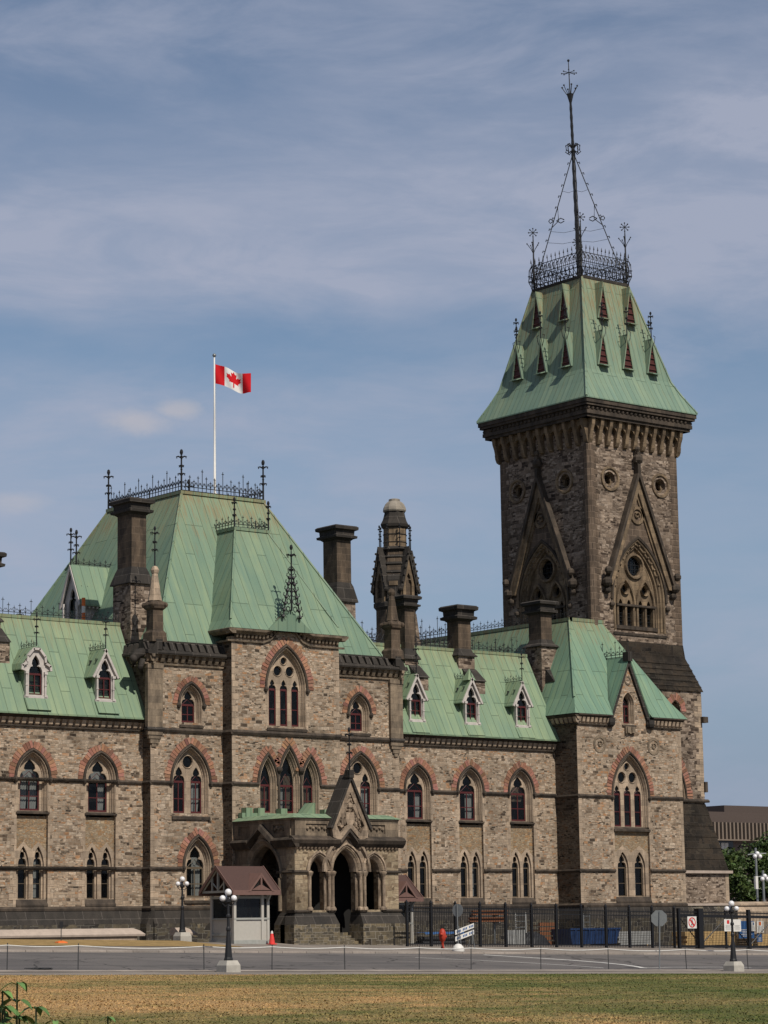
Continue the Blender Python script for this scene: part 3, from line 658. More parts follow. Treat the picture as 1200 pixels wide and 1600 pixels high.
dormer(97.78, 1, 13.84, 14.6); dormer(102.26, 2, 13.84, 14.6); dormer(106.5, 1, 13.84, 14.6)
# ---- pavilion
def pav_part(x0, x1, cu, cm, cg, mirror):
    holes = [arch(cu, 13.75, 14.8, .76, 1.12), arch(cm, 8.62, 10.4, 1.24, 1.97), arch(cg, 3.9, 5.67, .9, 1.6)]
    wall(FP, rect(x0, x1, Z0, 17.2), holes, 'rubble')
    window(FP, B, cu, 13.75, 14.8, .76, 1.12, [(cu, 13.78, 14.78, .44, .8)], band=.32)
    window(FP, B, cm, 8.62, 10.4, 1.24, 1.97, [(cm-.59, 8.66, 10.42, .38, .85), (cm+.59, 8.66, 10.42, .38, .85)], [(cm, 11.55, .33)], band=.36, curtains=[(cm+.3, cm+.92, 8.75, 10.5, 'curtain')], sillh=.34)
    window(FP, B, cg, 3.9, 5.67, .9, 1.6, [(cg, 3.95, 5.6, .58, 1.22)], band=.36, fmat='wood_brown', curtains=[(cg-.05, cg+.5, 4.0, 6.2, 'curtain')])
    string(FP, B, [(x0, cg-.98), (cg+.98, x1)], 5.55); string(FP, B, [(x0, cm-1.3), (cm+1.3, x1)], 10.33, .2, .13); string(FP, B, [(x0, x1)], 13.28, .26, .15)
    quoins(FP, B, [(cm-1.24, -1), (cm+1.24, 1)], 8.6, 10.2, lo=.14, hi=.3); quoins(FP, B, [(cu-.76, -1), (cu+.76, 1)], 13.5, 14.7, lo=.14, hi=.3)
    quoins(FP, B, [(x1, -1) if mirror else (x0, 1)], 3.5, 13.1)
    plinth(FP, x0, x1)
pav_part(77.8, 82.75, 80.56, 80.52, 81.02, False)
pav_part(90.53, 95.74, 92.74, 92.78, 92.3, True)
part(MB(left(77.8)).box(YP+.02, 136, -.5, .004, Z0, 17.3), 'wall', 'dark_rubble'); part(MB(right(95.74)).box(YP+.02, 136, -.5, .004, Z0, 17.3), 'wall', 'rubble')
string(left(77.8), B, [(YP-.1, 118)], 5.55); string(left(77.8), B, [(YP-.1, 118)], 10.33); plinth(left(77.8), YP-.3, 118)
def parapet(fr, u0, u1, corb=True):
    m = MB(fr); m.cur = 1
    n = int((u1-u0)/.44); p = (u1-u0)/n
    m.profile(u0, u1, [(-.05, 16.93), (.1, 16.93), (.12, 17.02), (-.05, 17.06)])
    for k in range(n): a = u0+p*(k+.5); m.profile(a-p*.27, a+p*.27, [(-.02, 17.06), (.14, 17.1), (.22, 17.25), (.3, 17.5), (-.02, 17.5)])
    for k in range(n+1): a = u0+p*k; m.profile(max(u0, a-p*.25), min(u1, a+p*.25), [(-.02, 17.33), (.14, 17.33), (.2, 17.5), (-.02, 17.5)])
    m.cur = 0
    m.profile(u0-.0, u1+.0, [(-.2, 17.5), (.42, 17.5), (.46, 17.58), (.42, 17.7), (.34, 17.74), (-.2, 17.74)])
    m.profile(u0, u1, [(-.5, 17.74), (.2, 17.74), (-.12, 18.22), (-.5, 18.22)]); m.profile(u0, u1, [(-.52, 18.22), (-.06, 18.22), (-.06, 18.34), (-.52, 18.34)])
    n = int((u1-u0)/.5); p = (u1-u0)/n
    for k in range(n): a = u0+p*(k+.5); m.profile(a-.14, a+.14, [(.16, 17.74), (.33, 17.76), (.1, 18.24), (-.1, 18.2)])
    part(m, 'cornice', ['soot', 'pilaster'])
parapet(FP, 77.35, 82.9); parapet(FP, 90.4, 96.15); parapet(left(77.8), YP-.46, 121.0); parapet(right(95.74), YP-.46, 121)
def pilaster(x0, x1):
    m = MB(FP); m.box(x0, x1, -.1, .2, 13.4, 16.93); m.cur = 1; m.profile(x0-.06, x1+.06, [(-.1, 13.2), (.26, 13.2), (.29, 13.3), (.2, 13.4), (-.1, 13.4)]); m.cur = 0
    c = (x0+x1)/2; w = (x1-x0)/2
    for k, (ww, d, z0, z1) in enumerate(((1, .2, 12.95, 13.2), (.82, .16, 12.75, 12.95), (.55, .12, 12.5, 12.75), (.3, .09, 12.3, 12.5))): m.box(c-w*ww, c+w*ww, -.05, d, z0, z1)
    m.box(x0-.04, x1+.04, -.1, .24, 16.7, 16.95); part(m, 'pilaster', ['pilaster', 'soot'])
pilaster(77.5, 78.5); pilaster(95.0, 95.95)
def pinnacle(x, y, mat, top, fin):
    m = MB(); q = math.pi/4
    m.lathe(x, y, [(.72, 18.2), (.66, 18.7), (.5, 18.85), (.47, 20.0), (.62, 20.1), (.7, 20.3), (.6, 20.45), (.42, 20.55)], 4, q); m.cur = 1
    m.lathe(x, y, [(.42, 20.55), (.36, 20.8), (.17, 22.1), (.2, 22.14), (.25, 22.3), (.16, 22.5), (.05, 22.55)], 8)
    m.cur = 0
    for k in range(4): m.ball((x+.62*math.cos(k*math.pi/2+q), y+.62*math.sin(k*math.pi/2+q), 20.3), .16, 6, 4)
    o = part(m, 'pinnacle', [mat, top])
    if fin: f = MB(); finial(f, (x, y, 22.5), 2.3, .035, Vector((1, 0, 0)), .3); f.build('finial', 'iron', o)
pinnacle(78.12, YP+.05, 'chimney', 'trim', True); pinnacle(95.4, YP+.05, 'chimney', 'chimney', False)
m = MB(FP)   # carved beast spout at the parapet corner
m.fr = WORLD; m.tube([(77.4, 117.3, 17.6), (77.0, 117.35, 17.5), (76.75, 117.4, 17.15), (76.8, 117.4, 16.75)], [.26, .3, .24, .12], 7); m.ball((76.7, 117.3, 17.2), .24, 7, 5); m.tube([(77.3, 117.3, 17.2), (77.15, 117.3, 16.7), (77.3, 117.35, 16.4)], [.2, .17, .1], 6); part(m, 'carved_spout', 'soot', True)
# big mansard
bx0, bx1, by0, by1, bz0 = 78.5, 95.0, 117.62, 136.2, 18.28; tx0, tx1, ty0, ty1, tz = 83.71, 89.8, 122.8, 130.9, 28.12
m = MB(); m.loft([[(bx0, by0, bz0), (bx1, by0, bz0), (bx1, by1, bz0), (bx0, by1, bz0)], [(tx0, ty0, tz), (tx1, ty0, tz), (tx1, ty1, tz), (tx0, ty1, tz)]], True)
m.cur = 1; m.box(tx0-.12, tx1+.12, ty0-.12, ty1+.12, tz-.05, tz+.14); m.box(tx0-.02, tx1+.02, ty0-.02, ty1+.02, tz-.22, tz-.05); m.cur = 0
for a, b in (((bx0, by0, bz0), (tx0, ty0, tz)), ((bx1, by0, bz0), (tx1, ty0, tz)), ((bx0, by1, bz0), (tx0, ty1, tz))): m.tube([a, b], .09, 6)
m.cur = 2; m.box(78.0, 95.6, 117.4, 136, 17.6, 18.2)
ro = part(m, 'roof', ['copper_big', 'copper_big', 'lead'])
c = MB()
for a, b in (((tx0, ty0), (tx1, ty0)), ((tx0, ty0), (tx0, ty1)), ((tx1, ty0), (tx1, ty1)), ((tx0, ty1), (tx1, ty1))): crest(c, WORLD, (*a, tz+.13), (*b, tz+.13), 1.0, .3, 5, .026, 1.45)
for x, y in ((tx0, ty0), (tx1, ty0), (tx0, ty1), (tx1, ty1)): finial(c, (x, y, tz+.1), 2.5, .05, Vector((.78, -.63, 0)), .3)
c.build('cresting', 'iron', ro)
# side dormer on the left slope of the big mansard
fr = left(78.9); m = MB(fr); cy = 127.3
m.plate([(cy-.8, 19.4), (cy-.8, 21.7), (cy-1.05, 21.5), (cy, 23.75), (cy+1.05, 21.5), (cy+.8, 21.7), (cy+.8, 19.4)], [light(cy, 19.8, 21.4, .45, 1.1)], 0, -.12)
for sg in (-1, 1):
    m.hexa([(cy+sg*1.2, .25, 21.4), (cy, .25, 23.9), (cy, .25, 23.6), (cy+sg*1.05, .25, 21.3)], [(cy+sg*1.2, .1, 21.4), (cy, .1, 23.9), (cy, .1, 23.6), (cy+sg*1.05, .1, 21.3)]); m.tube([(cy+sg*.75, .15, 19.4), (cy+sg*.75, .15, 21.6)], .1, 6)
m.box(cy-.85, cy-.8, -2.5, 0, 19.4, 21.6)
for k in range(9): m.box(cy-1.16, cy-1.06, -.25-.28*k, -.12-.28*k, 21.2, 21.42)
do = part(m, 'dormer', 'dormer'); m = MB(fr)
for sg in (-1, 1): m.hexa([(cy, .2, 23.95), (cy+sg*1.25, .2, 21.42), (cy+sg*1.25, .2, 21.32), (cy, .2, 23.85)], [(cy, -3.2, 23.95), (cy+sg*1.25, -3.2, 21.42), (cy+sg*1.25, -3.2, 21.32), (cy, -3.2, 23.85)])
m.build('dormer_roof', 'copper_big', do); MB(fr).box(cy-.7, cy+.7, -.2, -.16, 19.5, 22.6).build('pane', 'glass', do); MB(fr).box(cy-.7, cy+.7, -.6, -.58, 19.5, 22.6).build('room_backing', 'dark', do)
c = MB(); crest(c, WORLD, (78.9, cy, 23.9), (81.6, cy, 23.9), .4, .36, 0, .02); finial(c, (78.75, cy, 23.9), 2.2, .04, Vector((.78, -.63, 0)), .26); c.build('cresting', 'iron', do)
c = MB(); finial(c, (81.75, 131.5, 24.4), 2.4, .045, Vector((.78, -.63, 0)), .32); finial(c, (79.6, 134.6, 20.4), 1.6, .035, Vector((.78, -.63, 0)), .22); part(c, 'finial', 'iron')
# ---- projecting bay of the pavilion
gp = [(82.75, 18.75), (84.95, 18.75), (85.5, 18.95), (86.05, 19.5), (86.64, 20.0), (87.23, 19.5), (87.78, 18.95), (88.33, 18.75), (90.53, 18.75)]
cb = 86.66
ho = [arch(cb, 13.72, 15.9, 1.4, 2.42), arch(85.29, 8.7, 10.33, .62, 1.62), arch(86.82, 8.7, 10.33, .76, 2.1), arch(88.36, 8.7, 10.33, .62, 1.62)]
wall(FC, [(82.75, Z0), (90.53, Z0)]+gp[::-1], ho, 'rubble', zt=18.6)
window(FC, B, cb, 13.72, 15.9, 1.4, 2.42, [(cb-.8, 13.76, 15.86, .26, .6), (cb+.02, 13.76, 15.86, .26, .6), (cb+.84, 13.76, 15.86, .26, .6)], [(cb-.42, 16.95, .28), (cb+.46, 16.95, .28), (cb+.02, 17.55, .2)], band=.38)
for cx, w, hh, ct in ((85.29, .62, 1.62, lambda x, z: x > 85.98 and z < 12.2), (86.82, .76, 2.1, lambda x, z: z < 11.75), (88.36, .62, 1.62, lambda x, z: x < 87.67 and z < 12.2)):
    window(FC, B, cx, 8.7, 10.33, w, hh, [(cx, 8.74, 10.3, w-.24, hh-.36)], band=.36, cut=ct, stops=False, cusp=False, curtains=[(cx-w*.6, cx-w*.1, 8.8, 10.2, 'curtain'), (cx, cx+w*.6, 9.0, 10.9, 'blind')] if w > .7 else [(cx-.3, cx+.3, 8.8, 10.3, 'blind')])
m = MB(FC)
for x in (86.03, 87.62): m.ball((x, .1, 11.2), .2, 7, 5); m.tube([(x, .04, 8.7), (x, .04, 10.4)], .08, 6)
part(m, 'carved_boss', 'string')
string(FC, B, [(82.75, 84.62), (89.05, 90.53)], 10.33, .2, .13); string(FC, B, [(82.75, 90.53)], 13.26, .26, .15)
quoins(FC, B, [(82.75, 1), (90.53, -1)], 8.3, 18.4, lo=.25, hi=.45); quoins(FC, B, [(cb-1.4, -1), (cb+1.4, 1)], 13.5, 15.7, lo=.14, hi=.3)
for fr in (left(82.75), right(90.53)): part(MB(fr).box(YC+.02, 119, -.5, .004, Z0, 18.6), 'wall', 'dark_rubble' if fr(0, 1, 0).x < 84 else 'rubble'); string(fr, B, [(YC-.1, YP)], 10.33); string(fr, B, [(YC-.1, YP)], 13.26, .26, .15)
plinth(FC, 82.75, 90.53); plinth(left(82.75), YC-.3, YP); plinth(right(90.53), YC-.3, YP)
m = MB(FC)
def prof_path(m, path, prof):
    """sweep a (d, dz) profile along a path in the wall plane"""
    m.loft([[(u, d, z+dz) for d, dz in prof] for u, z in path], False)
m2 = [(u, z) for u, z in gp]; m2[0] = (82.4, 18.75); m2[-1] = (90.88, 18.75)
for pr in ([(-.05, -.3), (.12, -.3), (.14, -.2), (-.05, -.2)], [(-.05, .14), (.2, .14), (.33, .24), (.42, .3), (.44, .42), (.36, .46), (-.05, .46)]):
    m.loft([[(u, d, z+dz) for d, dz in pr+[pr[0]]] for u, z in m2]); m.poly([(m2[0][0], d, m2[0][1]+dz) for d, dz in pr]); m.poly([(m2[-1][0], d, m2[-1][1]+dz) for d, dz in pr])
u = 82.7
while u < 90.5:
    zz = None
    for (a, za), (b, zb) in zip(gp, gp[1:]):
        if a <= u <= b: zz = za+(zb-za)*(u-a)/(b-a)
    if zz: m.profile(u, u+.14, [(-.02, zz-.1), (.16, zz-.06), (.22, zz+.14), (-.02, zz+.14)])
    u += .27
part(m, 'cornice', 'pilaster')
m = MB(left(82.75)); m.profile(YC-.42, 118.4, [(-.05, 18.89), (.2, 18.89), (.42, 19.05), (.44, 19.17), (.36, 19.21), (-.05, 19.21)]); m.profile(YC-.1, 118.4, [(-.05, 18.45), (.12, 18.45), (.14, 18.55), (-.05, 18.55)]); part(m, 'cornice', 'pilaster')
m = MB(right(90.53)); m.profile(YC-.42, 118.4, [(-.05, 18.89), (.2, 18.89), (.42, 19.05), (.44, 19.17), (-.05, 19.21)]); part(m, 'cornice', 'pilaster')
m = MB(); A = (82.36, 90.92, 115.9, 119.2, 19.22); 
def rr(i, j, z, yb): return [(A[0]+i, A[2]+j, z), (A[1]-i, A[2]+j, z), (A[1]-i, yb, z), (A[0]+i, yb, z)]
m.loft([rr(0, 0, 19.2, 119.4), rr(.38, .47, 19.75, 119.6), rr(.8, 1.0, 20.6, 120.2), rr(1.2, 1.5, 21.6, 120.8), rr(3.07, 3.8, 25.65, 122.2)], True, True)
m.box(85.33, 87.95, 119.6, 121.9, 25.6, 25.78)
m.hexa([(85.0, 115.88, 19.2), (88.3, 115.88, 19.2), (86.64, 115.88, 20.5)], [(85.3, 117.0, 19.2), (88.0, 117.0, 19.2), (86.64, 117.2, 20.5)])
for a, b in ((rr(.38, .47, 19.75, 0)[0], rr(3.07, 3.8, 25.65, 0)[0]), (rr(.38, .47, 19.75, 0)[1], rr(3.07, 3.8, 25.65, 0)[1])): m.tube([a, b], .07, 6)
ro = part(m, 'roof', 'copper_big')
c = MB(); z = 25.76
crest(c, WORLD, (85.4, 119.7, z), (87.9, 119.7, z), .72, .3, 0, .022); crest(c, WORLD, (85.4, 119.7, z), (85.4, 121.9, z), .72, .3, 0, .022); crest(c, WORLD, (87.9, 119.7, z), (87.9, 121.7, z), .72, .3, 0, .022)
for x in (85.4, 87.9): finial(c, (x, 119.7, z), 1.75, .04, Vector((1, 0, 0)), .2)
P = Vector((86.64, 115.75, 20.4)); finial(c, P, 3.9, .045, Vector((1, 0, 0)), .34)
Z = Vector((0, 0, 1)); X = Vector((1, 0, 0))
for sg in (-1, 1):
    c.tube([P+X*sg*.62-Z*.4, P+X*sg*.42+Z*.7, P+X*sg*.12+Z*2.0], .05, 4)
    for j_ in range(4): qq = P+X*sg*(.26-.05*j_)+Z*(.1+.45*j_); c.tube([qq+X*.13*math.cos(i_*.8)+Z*.16*math.sin(i_*.8) for i_ in range(9)], .03, 4)
    for k in range(7):
        t = k/6; q = P+X*sg*(.62-.48*t)+Z*(-.35+2.3*t); c.ball(tuple(q), .12, 5, 4); c.tube([q, q+X*sg*.2+Z*.1, q+X*sg*.16+Z*.26], .036, 4); c.tube([q, q-X*sg*.16+Z*.1, q-X*sg*.22-Z*.06], .032, 4)
for k in range(10): t = k/9*6.283; c.tube([P+Z*2.35+X*.25*math.cos(t)+Z*.25*math.sin(t), P+Z*2.35+X*.25*math.cos(t+.7)+Z*.25*math.sin(t+.7)], .03, 4)
c.build('cresting', 'iron', ro)
# ---- porch
PX0, PX1, PY = 82.94, 90.25, 110.72
FPo = front(PY); po = MB(FPo)
ca, la, ra = 86.5, 84.6, 88.45
ho = [arch(ca, 2.0, 5.22, .92, 1.32), arch(la, 3.12, 5.25, .62, .86), arch(ra, 3.12, 5.25, .62, .86)]
pw = part(po.plate(rect(PX0, PX1, 3.0, 6.6), [ho[1], ho[2]]+[], 0, -.01) if False else MB(FPo).plate([(PX0, 3.0), (ca-.92, 3.0)]+arch(ca, 3.0, 5.22, .92, 1.32)[1:-1]+[(ca+.92, 3.0), (PX1, 3.0), (PX1, 7.2), (PX0, 7.2)], ho[1:], 0, -.75), 'porch_wall', 'porch')
FL = left(PX0); cl = 113.6
MB(FL).plate([(PY+.76, 3.0), (cl-1.5, 3.0)]+arch(cl, 3.0, 4.9, 1.5, 1.9)[1:-1]+[(cl+1.5, 3.0), (YC, 3.0), (YC, 7.2), (PY+.76, 7.2)], [], 0, -.7).build('side_wall', 'pilaster', pw)
MB(right(PX1)).plate([(PY+.76, 3.0), (cl-1.5, 3.0)]+arch(cl, 3.0, 4.9, 1.5, 1.9)[1:-1]+[(cl+1.5, 3.0), (YC, 3.0), (YC, 7.2), (PY+.76, 7.2)], [], 0, -.7).build('side_wall', 'pilaster', pw)
m = MB(FPo)   # arch mouldings, colonnettes
for (cx, w, hh, sl) in ((ca, .92, 1.32, 3.1), (la, .62, .86, 3.12), (ra, .62, .86, 3.12)):
    m.loft([[(a, d, b) for a, b in arch(cx, sl, 5.22, w, hh, o, 8, False)] for o, d in ((.26, -.02), (.28, .1), (.18, .13), (.14, .04), (.08, .06), (.04, .02), (-.02, -.04), (-.1, -.12), (-.14, -.3), (-.14, -.7))])
    for sg in (-1, 1):
        m.tube([(cx+sg*(w+.07), .06, sl), (cx+sg*(w+.07), .06, 5.1)], .1, 7); m.tube([(cx+sg*(w-.06), -.2, sl), (cx+sg*(w-.06), -.2, 5.1)], .09, 7)
        m.lathe(cx+sg*(w+.05), PY-.02, [(.13, 4.95), (.2, 5.12), (.22, 5.2), (.12, 5.25)], 8); m.lathe(cx+sg*(w+.05), PY-.02, [(.2, 3.1), (.2, 3.2), (.12, 3.32)], 8)
m.loft([[(a, d, b) for a, b in arch(ca, 2, 5.22, .92, 1.32, o, 8, False)] for o, d in ((.26, 0), (.55, .02), (.6, .18), (.75, .16), (.76, -.02))])
m.build('arch_moulding', 'porchtrim', pw)
m = MB(FL); m.loft([[(a, d, b) for a, b in arch(cl, 3, 4.9, 1.5, 1.9, o, 8, False)] for o, d in ((.3, -.02), (.3, .12), (.2, .14), (.1, .04), (0, 0), (-.08, -.1), (-.12, -.6))])
for sg in (-1, 1): m.tube([(cl+sg*1.58, .06, 3.1), (cl+sg*1.58, .06, 4.9)], .12, 7); m.fr = FL
m.build('arch_moulding', 'pilaster', pw)
m = MB(FPo)
for a, b in ((PX0-.12, la-.6), (la+.6, ca-.9), (ca+.9, ra-.6), (ra+.6, PX1+.12)):
    m.profile(a, b, [(-.5, 5.14), (.1, 5.14), (.14, 5.2), (.1, 5.3), (-.5, 5.3)]); 
    if not (b > ca-1 and a < ca-1) or True: m.profile(a-.02, b+.02, [(-.6, 2.98), (.12, 2.98), (.16, 3.06), (.08, 3.14), (-.6, 3.14)])
m.profile(PX0-.3, ca-.62, [(-.1, 6.55), (.12, 6.55), (.3, 6.75), (.4, 6.95), (.3, 7.05), (.05, 7.18), (-.1, 7.18)]); m.profile(ca+.62, PX1+.3, [(-.1, 6.55), (.12, 6.55), (.3, 6.75), (.4, 6.95), (.3, 7.05), (.05, 7.18), (-.1, 7.18)])
for sg in (-1, 1):   # cornice climbing round the middle arch
    m.hexa([(ca+sg*.6, -.1, 6.55), (ca+sg*.6, .4, 6.8), (ca+sg*.6, .3, 7.05), (ca+sg*.6, -.1, 7.12)], [(ca, -.1, 7.2), (ca, .4, 7.42), (ca, .3, 7.68), (ca, -.1, 7.75)])
m.build('cornice', 'string', pw); m = MB(FL); m.profile(PY+.1, cl-1.3, [(-.1, 5.14), (.1, 5.14), (.14, 5.2), (.1, 5.3), (-.1, 5.3)])
m.profile(PY-.3, cl-1.15, [(-.1, 6.55), (.12, 6.55), (.4, 6.95), (.3, 7.05), (-.1, 7.18)]); m.profile(cl+1.15, YC, [(-.1, 6.55), (.12, 6.55), (.4, 6.95), (.3, 7.05), (-.1, 7.18)])
for sg in (-1, 1): m.hexa([(cl+sg*1.15, -.1, 6.6), (cl+sg*1.15, .4, 6.8), (cl+sg*1.15, .3, 7.05), (cl+sg*1.15, -.1, 7.12)], [(cl, -.1, 7.5), (cl, .4, 7.62), (cl, .3, 7.88), (cl, -.1, 7.98)])
m.build('cornice', 'string', pw)
m = MB(FPo); u = PX0
while u < PX1-.1:
    if abs(u-ca+.1) > .75: m.profile(u, u+.13, [(-.02, 6.42), (.1, 6.46), (.16, 6.56), (-.02, 6.56)])
    u += .26
m.build('dentil_course', 'trim', pw)
m = MB(FPo)   # parapet with sunk carved panels
for a, b in ((PX0, ca-1.1), (ca+1.1, PX1)):
    lo, hi = (a+.75, b-.25) if a == PX0 else (a+.2, b-.95)
    m.plate(rect(a, b, 7.15, 8.06), [rect(lo, hi, 7.34, 7.84)], .06, -.3); m.box(lo, hi, -.1, -.02, 7.34, 7.84)
    for q in range(int((hi-lo)/.2)): m.ball((lo+.14+q*.2, .0, 7.58+.1*(q % 2)), .11, 6, 4, .8)
    m.profile(a, b, [(-.3, 8.06), (.12, 8.06), (.14, 8.14), (-.3, 8.16)]); m.build('parapet', 'pilaster', pw); m = MB(FPo)
m.fr = FL; m.plate(rect(PY+.32, YC, 7.15, 8.06), [rect(PY+.9, PY+1.9, 7.34, 7.84), rect(YC-1.5, YC-.4, 7.34, 7.84)], .06, -.3); m.box(PY+.9, YC-.4, -.12, -.03, 7.34, 7.84); m.profile(PY-.1, YC, [(-.3, 8.06), (.12, 8.06), (.14, 8.14), (-.3, 8.16)])
for q in range(5): m.ball((PY+1.05+q*.18, .0, 7.58+.1*(q % 2)), .11, 6, 4)
m.build('parapet', 'pilaster', pw); m = MB(right(PX1)); m.box(PY+.32, YC, -.3, .06, 7.15, 8.1)
m.build('parapet', 'pilaster', pw)
m = MB(); m.loft([[(PX0-.2, PY-.2, 8.16), (PX1+.2, PY-.2, 8.16), (PX1+.2, YC, 8.16), (PX0-.2, YC, 8.16)], [(PX0+.3, PY+.5, 8.42), (PX1-.3, PY+.5, 8.42), (PX1-.3, YC, 8.42), (PX0+.3, YC, 8.42)]], True, True)
for x in (83.6, 84.45, 86.05, 87.65, 89.2): m.box(x-.22, x+.22, YC-.5, YC-.02, 8.4, 8.95)
m.box(PX0+.2, PX1-.2, YC-.42, YC-.06, 8.4, 8.66)
m.hexa([(84.9, 112.3, 8.4), (85.6, 112.3, 8.4), (85.6, 113.2, 8.4), (84.9, 113.2, 8.4)], [(85.55, 112.3, 9.1), (85.6, 112.3, 9.1), (85.6, 113.2, 9.1), (85.55, 113.2, 9.1)])
m.build('porch_roof', 'copper', pw)
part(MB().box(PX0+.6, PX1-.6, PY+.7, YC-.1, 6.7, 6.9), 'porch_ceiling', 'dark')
# porch gable with carved arms
gx, gw = 86.6, 1.32
m = MB(FPo); gout = [(gx-gw, 7.75), (gx-gw+.1, 7.1), (gx-.72, 6.95), (gx, 7.62), (gx+.72, 6.95), (gx+gw-.1, 7.1), (gx+gw, 7.75), (gx, 10.3)]
m.plate(gout, [[(gx-.98, 7.75), (gx-.72, 7.3), (gx, 7.95), (gx+.72, 7.3), (gx+.98, 7.75), (gx, 9.6)]], .34, .1); m.plate([(gx-gw+.1, 7.6), (gx-.72, 6.98), (gx, 7.65), (gx+.72, 6.98), (gx+gw-.1, 7.6), (gx, 10.2)], [], .08, -.3)
m.cur = 1
for sg in (-1, 1): m.hexa([(gx, .46, 10.62), (gx+sg*(gw+.16), .46, 7.62), (gx+sg*(gw+.02), .46, 7.55), (gx, .46, 10.3)], [(gx, -.6, 10.62), (gx+sg*(gw+.16), -.6, 7.62), (gx+sg*(gw+.02), -.6, 7.55), (gx, -.6, 10.3)])
m.box(gx-.16, gx+.16, .1, .5, 10.4, 10.85); m.cur = 0
m.build('gable', ['porchtrim', 'soot'], pw)
m = MB(FPo); rnd = random.Random(3)
m.plate([(gx-.3, 8.5), (gx-.32, 8.05), (gx-.15, 7.75), (gx, 7.68), (gx+.15, 7.75), (gx+.32, 8.05), (gx+.3, 8.5)], [], .3, .12)
for k in range(130):
    z = 7.5+1.9*rnd.random(); ww = .8*(1-(z-7.6)/2.2)
    x = gx+rnd.uniform(-1, 1)*ww
    if z > 7.95-abs(x-gx)*.6 and (abs(x-gx) > .3 or z > 8.6): m.ball((x, rnd.uniform(.1, .26), z), rnd.uniform(.05, .13), 6, 4, rnd.uniform(.6, 1.8))
for sg in (-1, 1): m.tube([(gx+sg*.5, .2, 7.7), (gx+sg*.55, .26, 8.2), (gx+sg*.36, .28, 8.7), (gx+sg*.3, .26, 8.95)], [.1, .13, .12, .07], 6); m.tube([(gx+sg*.75, .2, 7.75), (gx+sg*.8, .24, 8.1), (gx+sg*.62, .2, 8.4)], [.1, .1, .05], 6)
m.ball((gx, .25, 8.85), .2, 8, 5); m.tube([(gx-.2, .28, 9.0), (gx, .3, 9.2), (gx+.2, .28, 9.0)], .05, 5); m.build('carved_arms', 'porchtrim', pw)
c = MB(); finial(c, (gx, PY-.3, 10.8), 2.4, .04, X, .3); c.build('finial', 'iron', pw)
m = MB(FPo)   # battered base blocks with the entrance between them
def bat(m, x0, x1, y0, y1, i0=.42, i1=.42):
    g = 0.6; m = MB()
    m.cur = 0; m.fr = WORLD; m.loft([[(x0-i0, y0-.45, g), (x1+i1, y0-.45, g), (x1+i1, y1, g), (x0-i0, y1, g)], [(x0-i0, y0-.45, 2.35), (x1+i1, y0-.45, 2.35), (x1+i1, y1, 2.35), (x0-i0, y1, 2.35)]], True, True)
    m.cur = 1; m.loft([[(x0-i0, y0-.45, 2.35), (x1+i1, y0-.45, 2.35), (x1+i1, y1, 2.35), (x0-i0, y1, 2.35)], [(x0-.02, y0-.04, 3.0), (x1+.02, y0-.04, 3.0), (x1+.02, y1, 3.0), (x0-.02, y1, 3.0)]], True, True)
    m.build('porch_base', ['porchbase', 'soot'], pw)
bat(m, PX0, ca-.95, PY, PY+.8, .42, .12); bat(m, ca+.95, PX1, PY, PY+.8, .12, .42); bat(m, PX0, PX0+.75, PY+.85, cl-1.5); bat(m, PX0, PX0+.75, cl+1.5, YC); bat(m, PX1-.75, PX1, PY+.85, cl-1.5); bat(m, PX1-.75, PX1, cl+1.5, YC)
m = MB()
for k in range(5): m.box(ca-.9, ca+.9, PY-.3+k*.32, PY+3, 1.0, 1.25+k*.16)
m.build('step', 'porchbase', pw)
m = MB(); m.box(PX1-.62, PX1-.55, cl-1.6, cl+1.6, 1.2, 6.7); m.box(PX0+.75, PX1-.75, PY+2.6, PY+2.7, 1.2, 6.7); m.build('added_dark_screen', 'dark', pw)  # added screens: block light from the side arch, keep the porch interior black
# doorway inside
m = MB(); m.box(ca-1.0, ca-.1, YC-.12, YC-.05, 2.2, 4.6); m.box(ca+.1, ca+1.0, YC-.12, YC-.05, 2.2, 4.6); m.build('door', 'wood_brown', pw)
m = MB(); m.tube([(ca+.15, PY+2.2, 6.7), (ca+.15, PY+2.2, 5.6)], .04, 5); m.lathe(ca+.15, PY+2.2, [(.1, 5.0), (.22, 5.15), (.22, 5.55), (.08, 5.68)], 8); m.build('hanging_lantern', 'galv', pw)
# ---- end bay
ce = 113.9
ol = [(109.27, Z0), (118.65, Z0), (118.65, 15.25), (115.62, 15.25), (113.95, 18.9), (112.25, 15.25), (109.27, 15.25)]
ho = [arch(ce, 3.5, 10.25, 1.56, 2.72), arch(113.93, 14.95, 16.2, .55, .82)]
wall(FB, ol, ho, 'rubble', zt=15.0); part(MB(FB).box(113.3, 114.6, -.56, -.52, 14.9, 17.2), 'room_backing', 'dark')
window(FB, B, ce, 8.3, 10.25, 1.56, 2.72, [(ce-.92, 8.34, 10.4, .3, .58), (ce, 8.34, 10.4, .3, .58), (ce+.92, 8.34, 10.4, .3, .58)], [(ce-.48, 11.5, .33), (ce+.48, 11.5, .33), (ce, 12.2, .22)], band=.38)
window(FB, B, 113.93, 14.95, 16.2, .55, .82, [(113.93, 14.98, 16.1, .36, .75)], band=0, hood=False, cusp=False, sillh=.2)
m = MB(FB); m.plate([(ce-1.55, 6.4), (ce-.75, 7.05), (ce, 6.5), (ce+.75, 7.05), (ce+1.55, 6.4), (ce+1.55, 8.05), (ce-1.55, 8.05)], [], -.15, -.4); part(m, 'spandrel_panel', 'panel')
twin(FB, B, ce, hw=1.54, sep=.75, w=.38, h=.85, top=7.12, cur=1)
m = MB(FB)
